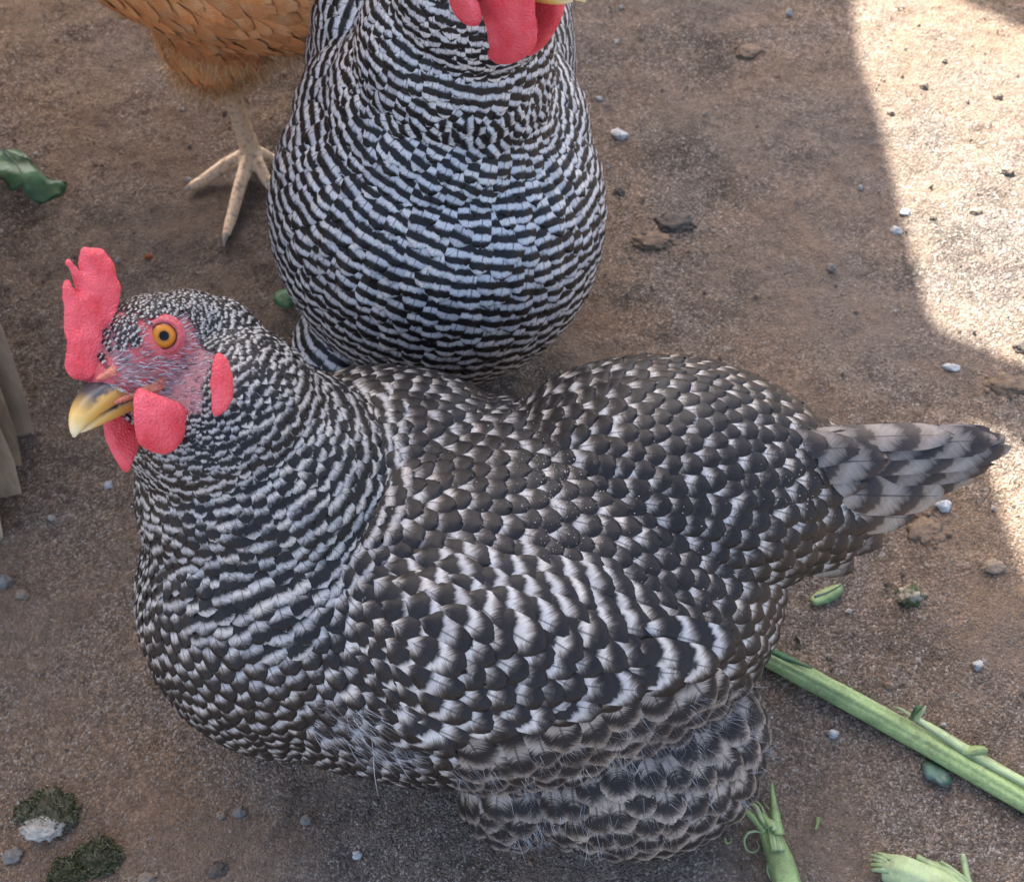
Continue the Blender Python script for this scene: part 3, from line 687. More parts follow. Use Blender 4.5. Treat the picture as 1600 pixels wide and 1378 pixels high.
# the largest in view stay separate, the rest is one coat
cand = []
for b, (name, Q, at, F, mat, size, px, i) in enumerate(feaA):
    if name in ('head_feather', 'hackle_feather', 'thigh_feather'): continue
    inside = (px[:, 0] > 0) & (px[:, 0] < 1600) & (px[:, 1] > 0) & (px[:, 1] < 1378)
    cand += [(s_ * f_, b, j) for j, (s_, f_) in enumerate(zip(size, inside))]
cand.sort(reverse=True); single = {}
for _, b, j in cand[:262]: single.setdefault(b, set()).add(j)
plm = None
for b, (name, Q, at, F, mat, size, px, i) in enumerate(feaA):
    one = single.get(b, set()); rest = np.array([j for j in range(len(Q)) if j not in one])
    for j in sorted(one): join_feathers(name, Q, at, F, np.array([j]), mat, henA)
    if len(rest): join_feathers({'head_feather': 'head_plumage', 'hackle_feather': 'neck_plumage', 'wing_feather': 'wing_plumage', 'back_feather': 'back_plumage', 'thigh_feather': 'thigh_plumage'}[name], Q, at, F, rest, mat, henA, 'stuff')
# long edge feathers of the folded wing, then the tail
def long_feather(parent, name, p0, p1, width, nrm, mat, per, curve=.0, phase=0., tipw=.10, tmpl=T_BIG, camber=.08, tz=.62):
    p0 = np.array(p0); p1 = np.array(p1); d = unit(p1 - p0); L = np.linalg.norm(p1 - p0); n_ = unit(nrm); n_ = unit(n_ - d * (n_ @ d))
    Q, at, F = feathers(None, p0[None], d[None], n_[None], np.array([L]), np.array([width]), np.array([per]), np.array([phase]), np.array([0.]), np.array([0.]), np.array([0.]), np.array([rng.random()]), tmpl, tipw=tipw, camber=camber, tz=tz)
    t = np.clip(((Q[0] - p0) @ d) / L, 0, 1.1); Q[0] += n_ * (curve * L * 4 * t * (1 - t))[:, None]
    return join_feathers(name, Q, at, F, np.array([0]), mat, parent)
T_LONG = template(9, 16)
upc = np.array([0, -.62, .78])
def wingpt(u, v, off):
    p, n_ = hitA(u, v); return p + n_ * off
for kx, (a, b, wd_, off) in enumerate([((620, 1085), (720, 1128), 12, .002), ((680, 1085), (790, 1112), 12, .003), ((740, 1080), (855, 1098), 12, .004), ((800, 1068), (925, 1078), 13, .004), ((860, 1052), (985, 1054), 14, .005), ((915, 1026), (1045, 1030), 15, .005), ((960, 1000), (1085, 1016), 16, .006), ((985, 975), (1105, 1000), 17, .006)]):
    p0 = wingpt(*a, off + .005); p1 = wingpt(*b, off + .010)
    long_feather(henA, 'wing_feather', p0, p1, wd_ / 1000., unit(upc + .3 * unit(Cv - p0)), M_FA, .015, .03, phase=rng.random() * .2)
tailspec = [  # base px, base z, tip px, tip z, width mm, normal, phase
 ((1205, 845), .134, (1330, 890), .106, 18, (0, -.9, .45), .2), ((1215, 815), .144, (1376, 850), .120, 20, (0, -.85, .5), .1), ((1220, 785), .152, (1426, 806), .134, 21, (0, -.8, .6), .3),
 ((1220, 762), .156, (1472, 772), .144, 21, (0, -.75, .65), .55), ((1225, 742), .150, (1514, 742), .148, 20, (0, -.7, .7), .85),
 ((1215, 728), .155, (1546, 718), .160, 20, (0, -.66, .75), .2), ((1205, 712), .158, (1570, 695), .172, 21, (-.1, -.6, .78), .06), ((1215, 702), .160, (1552, 688), .175, 14, (-.1, -.45, .88), .0),
 ((1205, 696), .160, (1485, 682), .177, 13, (0, -.1, 1), .5), ((1190, 722), .160, (1385, 718), .170, 20, (0, -.6, .8), .12), ((1180, 740), .158, (1352, 752), .158, 19, (0, -.65, .75), .3), ((1200, 755), .155, (1330, 790), .146, 18, (0, -.7, .7), .18),
 ((1190, 706), .160, (1340, 700), .174, 16, (0, -.4, .9), .2), ((1170, 696), .163, (1295, 696), .174, 15, (0, -.4, .9), .1)]
for (a, za, b, zb, wd_, nr, ph) in tailspec:
    long_feather(henA, 'tail_feather', PZ(*a, za), PZ(*b, zb), wd_ / 1000., nr, M_FT, .024 if wd_ > 22 else .020, .035, phase=ph, tmpl=T_LONG, camber=.10, tz=1.15)
# far half of the tail tent
for (b, zb, wd_, ph) in [((1540, 690), .168, 24, .3), ((1500, 690), .160, 24, .6), ((1440, 700), .145, 22, .1)]:
    p1 = PZ(*b, zb) + np.array([-.02, .014, -.032]); p0 = PZ(1215, 700, .150) + np.array([0, .01, -.005])
    long_feather(henA, 'tail_feather', p0, p1, wd_ / 1000., (0, .75, .65), M_FT, .024, .02, phase=ph, tmpl=T_LONG)
# downy strands on the thigh and the small bare spot before the wing
def fluff(px_poly, n, ln, wd_=.00018, bias=None, name='down'):
    lo = np.min(px_poly, 0); hi = np.max(px_poly, 0); R_, Dd, N2 = [], [], []
    while len(R_) < n:
        q = rng.uniform(lo, hi)
        if not inpoly(q[None], px_poly)[0]: continue
        p, n_ = hitA(*q)
        if p is None: continue
        R_.append(p + n_ * .003); N2.append(n_)
    R_ = np.array(R_); N2 = np.array(N2); dd, _, _ = guideA(R_) if bias is None else (np.tile(unit(bias), (n, 1)), 0, 0)
    dd = unit(dd + rng.normal(size=dd.shape) * .28 + N2 * .35)
    cl = np.array([noise.noise(Vector(r * 75)) for r in R_])
    strands(name, R_, dd, N2, rng.uniform(.6, 1.2, n) * ln, M_STRAND, henA, wd_, .15, np.clip(.45 + .75 * cl + rng.normal(size=n) * .16, 0, 1))
fluff([(690, 1190), (800, 1165), (920, 1130), (1040, 1090), (1120, 1055), (1185, 1050), (1185, 1170), (1150, 1240), (1000, 1305), (860, 1325), (800, 1300), (740, 1260)], 3600, .009, .00012)
fluff([(480, 1090), (560, 1090), (630, 1130), (650, 1180), (560, 1180), (490, 1140)], 700, .012, .00013, (1, .0, -.25))
# specks of dust on the back
dq = []
for cx, cy, sx, sy, n_ in ((845, 740, 40, 22, 110), (868, 805, 22, 45, 160), (1245, 750, 35, 35, 90), (950, 880, 150, 90, 200), (800, 660, 60, 30, 60)):
    for _ in range(n_):
        p, nn = hitA(cx + rng.normal() * sx, cy + rng.normal() * sy)
        if p is not None: dq.append(p + nn * rng.uniform(.0045, .0075))
dq = np.array(dq); nd = len(dq); rr = rng.uniform(.00012, .00038, nd)
obj('dust_specks', (dq[:, None] + S0[None] * rr[:, None, None] * rng.uniform(.6, 1.4, (nd, 6, 1))).reshape(-1, 3), (T0[None] + 6 * np.arange(nd)[:, None, None]).reshape(-1, 3), M_GRAIN, henA, attrs={'fr': np.repeat(rng.uniform(.75, 1, nd), 6)}, kind='stuff')

# --- face of the front hen
fp = sample_surface(VA, FA[hm], 10000); fl = HA.l(fp[0]); ok = (fl[:, 0] > -23) & (fl[:, 0] < 23) & (fl[:, 2] > -28) & (fl[:, 2] < 12) & (np.abs(fl[:, 1]) > 4) & (((fl[:, 0] - 1) / 7) ** 2 + ((fl[:, 2] - 6) / 6.5) ** 2 > 1)
fp = (fp[0][ok], fp[1][ok]); fd = unit(unit(fp[0] - HA.w([(30, 0, 0)])[0]) + fp[1] * .45 + rng.normal(size=fp[0].shape) * .3)
strands('face_bristles', fp[0], fd, fp[1], rng.uniform(.0016, .0032, len(fd)), M_STRAND, henA, .00020, .1, np.clip(rng.normal(size=len(fd)) * .3 + .68, 0, 1))
COMB = [(121, 594), (110, 588), (103, 570), (102, 532), (100, 492), (98, 466), (97, 446), (101, 437), (107, 440), (113, 452), (118, 456), (112, 432), (102, 415), (102, 407), (108, 406), (117, 418), (124, 424), (121, 402), (125, 389), (133, 386), (143, 388), (155, 387), (167, 397), (176, 415), (182, 437), (186, 458), (180, 490), (186, 532), (186, 567), (160, 588), (140, 596)]
COMB = [(u_ + rng.uniform(-1.3, 1.3), v_ + rng.uniform(-1.3, 1.3)) for u_, v_ in spline(COMB, 2, True)]
cl = HA.on_plane(COMB, -1.5)
lobe(HA, cl[:, [0, 2]], -1.5, 1, 2.7, 'comb', M_COMB, henA, step=.9, bulge=.6, smoothn=3, ridges=.9)
NW = [(215, 607), (207, 622), (206, 645), (208, 669), (218, 695), (243, 708), (266, 707), (283, 689), (294, 663), (293, 645), (280, 632), (262, 624), (240, 615), (222, 608)]
nl_ = HA.on_plane(NW, 14.5); lobe(HA, nl_[:, [0, 2]], 14.5, 1, 2.4, 'wattle', M_COMB, henA, bulge=2.2, ridges=.5)
FW = [(168, 640), (160, 652), (160, 669), (164, 689), (179, 718), (196, 738), (205, 727), (214, 698), (220, 670), (205, 648), (188, 636)]
fl_ = HA.on_plane(FW, -4.0); lobe(HA, fl_[:, [0, 2]], -4.0, 1, 2.0, 'wattle', M_COMB, henA, bulge=1.0, ridges=.3)
EL = [(338, 553), (353, 560), (361, 590), (361, 622), (350, 643), (334, 650), (330, 628), (328, 590)]
ely = HA.l(hitA(348, 605)[0])[0][1] + 2.2
el = HA.on_plane(EL, ely); lobe(HA, el[:, [0, 2]], ely, 1, 2.0, 'earlobe', M_COMB, henA, bulge=.8)
em = el.copy(); lobe(HA, em[:, [0, 2]], -15.5, -1, 2.0, 'earlobe', M_COMB, henA, bulge=.8)
beak(HA, henA, (14, 0, -7.5), (33.5, 1, -6), (40, 1.8, -17), 6.9, 6.0, 'upper_beak', True)
beak(HA, henA, (11, 0, -13), (27, .3, -13), (36.5, 1.0, -16.5), 6.0, 3.6, 'lower_beak', False)
# gape and nostril skin
gp_ = HA.on_plane([(150, 588), (165, 580), (176, 600), (160, 604)], 5)
V, F = blob([HA.ell((17, 6.6, -10.2), (8, 1.5, 1.4)), HA.ell((10, 8.4, -9.4), (6, 1.4, 1.4)), HA.ell((4, 9.6, -8.4), (4, 1.3, 1.3)), HA.ell((8, 8.4, -11), (7, 1.6, 1.6))], .0006, 4); obj('gape', V, F, M_GAPE, henA)
V, F = blob([HA.ell((23.5, 4.4, -.8), (3.4, 1.2, 1.4)), HA.ell((20.5, 6.0, .0), (3.2, 1.2, 1.9))], .0006, 5); obj('nostril', V, F, M_GAPE, henA)
# red skin patch round the eye
ec = HA.on_plane([(253, 525)], 10.2)[0]
eyeball(HA, ec, unit(HA.l(Cv)[0]) * [.8, 1, .75], 6.2, 4.6, henA, M_FACE)
ec2 = ec * [1, -1, 1]; eyeball(HA, ec2, (.25, -1, .2), 6.4, 4.9, henA, M_FACE)
# legs tucked beneath
for yy in (.175, .262):
    leg(henA, (.055, yy, .07), (.03, yy, .010), [(-.03, yy - .005, .002), (-.015, yy - .03, .002), (-.015, yy + .03, .002), (.062, yy + .01, .002)])

# ================================================================== hen behind: barred, breast to the viewer
henB = thing('hen', (-.04, .45, 0), 'black and white barred hen behind, breast to viewer, red wattles at top edge', 'hen')
fB = unit([.72, -.66, .10]); nB = np.array([-.05, .12, 1.]); nB = unit(nB - fB * (nB @ fB)); sB = np.cross(nB, fB)
HB = Head((-.005, .400, .305), np.stack([fB, sB, nB], 1), 1.08)
EB = [((-.040, .52, .14), (.072, .13, .082), I3), ((-.040, .42, .118), (.087, .09, .091), I3), ((-.035, .43, .170), (.057, .068, .066), I3), ((-.026, .425, .22), (.044, .046, .06), I3), ((-.015, .415, .27), (.034, .034, .035), I3),
      ((-.078, .54, .172), (.028, .09, .048), I3), ((-.012, .54, .172), (.026, .09, .048), I3), ((-.04, .64, .17), (.04, .07, .035), rotm(0, 0)),
      ((-.038, .445, .150), (.076, .075, .062), I3), (PZ(545, 555, .045), (.028, .035, .035), I3), (PZ(760, 470, .045), (.03, .035, .035), I3)]
EB += [HB.ell((-3, 0, 3), (23, 14.5, 17)), HB.ell((12, 0, -4), (15, 9.5, 11)), HB.ell((-10, 0, -6), (18, 14, 19))]
VB, FB = blob(EB, .0028, 8)
obj('body', VB, FB, M_BODYA, henB)
bvhB = BVHTree.FromPolygons(VB.tolist(), FB.tolist())
def hitB(u, v):
    d = ray(u, v); r = bvhB.ray_cast(Vector(Cv), Vector(unit(d))); return (np.array(r[0]), np.array(r[1])) if r[0] else (None, None)
tp, _ = hitB(765, 185); AXB = np.array([tp[0], tp[1] + .045, tp[2]])
def phiB(P):
    hz_ = np.hypot(P[:, 0] - AXB[0], P[:, 1] - AXB[1]); dz = np.maximum(0, AXB[2] - P[:, 2])
    return np.sqrt(hz_ ** 2 + dz ** 2) - np.maximum(0, P[:, 2] - AXB[2])
def flowB(P):
    r = P - AXB; r[:, 2] = np.minimum(r[:, 2], 0); d = unit(r); up = np.clip((P[:, 2:3] - AXB[2]) / .03, 0, 1); return unit(d * (1 - .8 * up) + np.array([0, 0, -1.]) * up)
P, Nn = sample_surface(VB, FB, 60000)
dist = phiB(P) + .06
hl = HB.l(P); hd = np.linalg.norm(hl / [26, 17, 20], axis=1)
sz = np.clip((dist - .03) / .11, 0, 1); W_ = .0052 + .0090 * sz; W_[hd < 1.3] = .0028
thighB = P[:, 2] < .047
rad = W_ * .50
keep = poisson(P, rad); keep = keep[(P[keep, 2] > .012) & ~((hl[keep, 0] > 16) & (hd[keep] < 1.4))]
P, Nn, W_, dist, sz, thighB, hd = P[keep], Nn[keep], W_[keep], dist[keep], sz[keep], thighB[keep], hd[keep]
n = len(P); D_ = unit(flowB(P) + rng.normal(size=P.shape) * .09); D_[hd < 1.4] = unit(unit(P[hd < 1.4] - HB.w([(25, 0, 0)])[0]) + [0, 0, -.2])
D_ = unit(D_ - Nn * (D_ * Nn).sum(1, keepdims=True))
L_ = W_ * rng.uniform(1.7, 2.1, n); W_ = W_ * rng.uniform(1.05, 1.3, n); per = .0068 * (.72 + .28 * sz)
g = dist - L_ * .45; root = P - D_ * L_[:, None] * .45; rnd = rng.random(n)
def emitB(sel, tmpl, mat, name, single_n, ph, gd_, **kw):
    i = np.where(sel)[0]
    Q, at, F = feathers(bvhB, root[i], D_[i], Nn[i], L_[i], W_[i], per[i], ph[i], np.full(len(i), .0008), np.full(len(i), .12), np.full(len(i), .9), rnd[i], tmpl, gdist=None if gd_ is None else gd_[i], **kw)
    px = proj(P[i]); ins = (px[:, 0] > 0) & (px[:, 1] > 0) & (px[:, 1] < 600)
    size = L_[i] * W_[i] * np.clip(facing(P[i], Nn[i]), 0, 1) * ins; od = np.argsort(-size)
    for j in od[:single_n]: join_feathers(name, Q, at, F, np.array([j]), mat, henB)
    join_feathers(name.replace('feather', 'plumage'), Q, at, F, od[single_n:], mat, henB, 'stuff')
ph = rng.normal(size=n) * .17 + np.array([noise.noise(Vector(p_ * 30)) for p_ in P]) * .55
emitB((hd < 1.3), T_SMALL, M_FN, 'head_feather', 0, rng.random(n), g)
emitB((hd >= 1.3) & ~thighB, T_BIG, M_FB, 'breast_feather', 290, ph, g)
emitB((hd >= 1.3) & thighB, T_MED, M_FF, 'thigh_feather', 0, ph, None)
# its head: only the lower part reaches the picture
lx = lambda q: np.array(q, float)
lobe(HB, lx([(26, 5), (30, 14), (30, 26), (26, 31), (23, 26), (22, 38), (17, 41), (14, 33), (9, 40), (3, 42), (1, 33), (-6, 38), (-12, 36), (-12, 26), (-14, 18), (-4, 13), (10, 8)]), 0, -1, 2.7, 'comb', M_COMB, henB, step=1.6, smoothn=3)
WB = [(640, -40), (752, -8), (750, 20), (752, 50), (764, 80), (786, 96), (806, 96), (825, 88), (840, 70), (838, 30), (820, -40), (780, -50)]
wl = HB.on_plane([(770, -40), (752, -8), (750, 25), (753, 55), (765, 82), (786, 97), (806, 96), (826, 86), (842, 66), (840, 25), (826, -30)], -11); lobe(HB, wl[:, [0, 2]], -11, -1, 2.4, 'wattle', M_COMB, henB, bulge=2.5, ridges=.4)
wl = HB.on_plane([(812, -40), (806, 20), (812, 70), (826, 88), (846, 76), (866, 45), (878, 10), (870, -30), (845, -45)], -2); lobe(HB, wl[:, [0, 2]], -2, 1, 2.2, 'wattle', M_COMB, henB, bulge=2.5)
ELB = HB.l(hitB(735, 15)[0])[0][1] - 4.0
wl = HB.on_plane([(704, -40), (704, -8), (712, 18), (728, 36), (742, 41), (752, 34), (750, 10), (735, -15), (728, -45)], ELB); lobe(HB, wl[:, [0, 2]], ELB, -1, 2.2, 'earlobe', M_COMB, henB, bulge=.6)
lobe(HB, wl[:, [0, 2]], 15.5, 1, 2.2, 'earlobe', M_COMB, henB, bulge=.6)
bt_ = HB.on_plane([(914, 4)], 0)[0]
beak(HB, henB, (13, 0, -5), (36, 0, -1), bt_, 8.2, 7.0, 'upper_beak', True)
beak(HB, henB, (10, 0, -13.5), (26, 0, -13), bt_ + [-6, 0, -2], 6.5, 3.6, 'lower_beak', False)
for sgn in (1, -1): eyeball(HB, (2.5, sgn * 10.2, 7), (.25, sgn, .2), 6.4, 4.9, henB, M_FACE)
for xx in (-.075, -.01):
    leg(henB, (xx, .51, .07), (xx, .50, .010), [(xx, .44, .002), (xx - .03, .455, .002), (xx + .03, .455, .002), (xx, .535, .002)])

# ================================================================== buff hen at the top edge
henC = thing('hen', (-.15, .60, 0), 'orange buff hen cut off by the top edge, one scaly leg showing', 'hen')
HC = Head((-.30, .52, .36), np.stack([unit([-.85, -.5, -.1]), unit([.5, -.85, 0]), unit([-.085, -.05, .99])], 1), 1.0)
EC = [((-.13, .60, .2), (.145, .10, .09), I3), ((-.185, .575, .125), (.032, .034, .052), I3), ((-.120, .665, .128), (.030, .033, .052), I3), ((-.22, .57, .25), (.06, .06, .07), I3), ((-.255, .55, .30), (.035, .035, .05), I3), ((-.28, .535, .34), (.027, .027, .03), I3), ((.01, .65, .235), (.06, .04, .05), I3),
      HC.ell((-3, 0, 3), (23, 14.5, 17)), HC.ell((12, 0, -4), (15, 9.5, 11))]
VC, FC = blob(EC, .0035, 8); obj('body', VC, FC, M_BODYC, henC)
bvhC = BVHTree.FromPolygons(VC.tolist(), FC.tolist())
P, Nn = sample_surface(VC, FC, 26000); hc = np.linalg.norm(HC.l(P) / [26, 17, 20], axis=1)
W_ = np.where(hc < 1.6, .005, .015); keep = poisson(P, W_ * .5); keep = keep[HC.l(P)[keep, 0] < 16]
P, Nn, W_ = P[keep], Nn[keep], W_[keep]; n = len(P)
low = np.clip((.13 - P[:, 2]) / .03, 0, 1)[:, None]
D_ = unit(np.array([.8, .25, -.35]) * (1 - low) + np.array([.12, 0, -1.]) * low + rng.normal(size=P.shape) * .12); up_ = P[:, 2] > .27; D_[up_] = unit(np.array([.4, .2, -.9]) + rng.normal(size=(up_.sum(), 3)) * .1)
D_ = unit(D_ - Nn * (D_ * Nn).sum(1, keepdims=True)); L_ = W_ * rng.uniform(2.2, 3.0, n); W_ = W_ * rng.uniform(.7, 1.0, n)
Q, at, F = feathers(bvhC, P - D_ * L_[:, None] * .45, D_, Nn, L_, W_, np.full(n, .02), rng.random(n), np.full(n, .0008), np.full(n, .10), np.full(n, .85), rng.random(n), T_MED, camber=.04, tipw=.04)
si = rng.integers(0, n, 5000); sP = P[si] + D_[si] * rng.uniform(-.01, .01, (5000, 1)) + Nn[si] * .0035
strands('down', sP, unit(D_[si] + Nn[si] * .12 + rng.normal(size=sP.shape) * .22), Nn[si], rng.uniform(.008, .016, 5000), M_STRANDB, henC, .00016, .05)
join_feathers('buff_plumage', Q, at, F, np.arange(n), M_FC, henC, 'stuff')
for (cx, cy, cz, nn_) in ((-.185, .575, .092, 1900), (-.120, .665, .095, 1300), (-.16, .58, .128, 1800)):
    q = unit(rng.normal(size=(nn_, 3))); q[:, 2] = -np.abs(q[:, 2]) * .6 + .25; pr = np.array([cx, cy, cz]) + q * [.032, .034, .022] * (1.9 if cz > .12 else 1)
    strands('down', pr, unit(q * .5 + np.array([.15, 0, -.8]) + rng.normal(size=q.shape) * .4), q, rng.uniform(.007, .015, nn_), M_STRANDB, henC, .00020, .1)
J = PG(396, 262); 
leg(henC, (-.186, .575, .10), J + [0, .004, .012], [PG(350, 386, .002), PG(290, 300, .002), PG(428, 306, .002), PG(432, 252, .002)], r=.0064)
J2 = np.array([-.12, .70, 0]); leg(henC, (-.12, .68, .10), J2 + [0, 0, .010], [J2 + [-.03, -.06, .002], J2 + [-.055, -.02, .002], J2 + [.02, -.055, .002], J2 + [.02, .03, .002]], r=.0064)
wlc = lx([(16, -8), (24, -14), (26, -26), (18, -34), (10, -30), (8, -16)])
for sg in (1, -1):
    lobe(HC, wlc, sg * 8, sg, 2.2, 'wattle', M_COMB, henC, step=1.6); eyeball(HC, (2.5, sg * 10.2, 7), (.25, sg, .2), 6.4, 4.9, henC, M_FACE)
lobe(HC, lx([(26, 5), (30, 14), (30, 26), (26, 31), (23, 26), (22, 38), (17, 41), (14, 33), (9, 40), (3, 42), (1, 33), (-6, 38), (-12, 36), (-12, 26), (-14, 18), (-4, 13), (10, 8)]), 0, -1, 2.7, 'comb', M_COMB, henC, step=1.6, smoothn=3)
beak(HC, henC, (13, 0, -5), (36, 0, -1), (42, 0, -15), 8.2, 7.0, 'upper_beak', True); beak(HC, henC, (10, 0, -13.5), (26, 0, -13), (36, 0, -17), 6.5, 3.6, 'lower_beak', False)
#@@ITEMS@@
# ------------------------------------------------------------------ stones and droppings on the dirt
def stone(name, px, wmm, hmm, mat, label, cat, seed, flat=.6, rough=.28, sub=3, sink=.3, stretch=1.0, yaw=0., group=None, crumbs=0):
    S, T = ico(sub); c = PG(*px); r = wmm / 2000.
    d = np.array([1 + rough * noise.fractal(Vector(p * 1.7) + Vector((seed, 0, 0)), .9, 2.1, 3) + .22 * rough * noise.noise(Vector(p * 5) + Vector((0, seed, 0))) + .25 * rough * noise.noise(Vector(p * 11) + Vector((0, seed, 0))) for p in S])
    V = S * d[:, None] * np.array([r * stretch, r, hmm / 2000. * 1.6]); a = math.radians(yaw); ca, sa = math.cos(a), math.sin(a)
    V = np.stack([V[:, 0] * ca - V[:, 1] * sa, V[:, 0] * sa + V[:, 1] * ca, V[:, 2]], 1) + c + [0, 0, hmm / 2000. * (1 - sink)]
    if crumbs:
        Vs, Ts, k_ = [V], [T], len(V); S1, T1 = ico(2)
        for q in range(crumbs):
            a_ = rng.uniform(0, 6.283); rr_ = r * rng.uniform(.25, 1.25); cr = r * rng.uniform(.06, .26); x_, y_ = c[0] + math.cos(a_) * rr_ * stretch, c[1] + math.sin(a_) * rr_
            top = hmm / 2000. * 1.1 * max(0, 1 - (rr_ / r) ** 2)
            dd = 1 + .35 * np.array([noise.noise(Vector(p * 2) + Vector((q, seed, 0))) for p in S1])
            Vs.append(S1 * dd[:, None] * cr * [1.1, 1, .8] + [x_, y_, gz(x_, y_) + top + cr * .2]); Ts.append(T1 + k_); k_ += len(S1)
        V, T = np.concatenate(Vs), np.concatenate(Ts)
    return tag(recentre(obj(name, V, T, mat, smooth=True)), label, cat, group)
M_WHITE = stone_mat('chalky_white', (.58, .57, .54), (.40, .385, .36), 260)
M_CREAM = stone_mat('cream_pebble', (.50, .45, .37), (.36, .31, .25), 220)
M_TAN = stone_mat('tan_stone', (.30, .23, .16), (.22, .17, .125), 160)
M_GREY = stone_mat('grey_stone', (.26, .235, .20), (.17, .15, .125), 160)
M_BROWN = stone_mat('brown_clod', (.24, .165, .105), (.14, .10, .07), 170)
M_DARK = stone_mat('dark_clod', (.075, .063, .052), (.14, .11, .085), 200)
M_MOSSY = stone_mat('mossy_stone', (.40, .34, .26), (.22, .19, .14), 130, moss=(.055, .07, .025))
M_MOSS = stone_mat('moss_cushion', (.075, .08, .04), (.20, .16, .11), 420)
M_ORANGE = stone_mat('orange_crumb', (.42, .12, .04), (.30, .09, .03), 300)
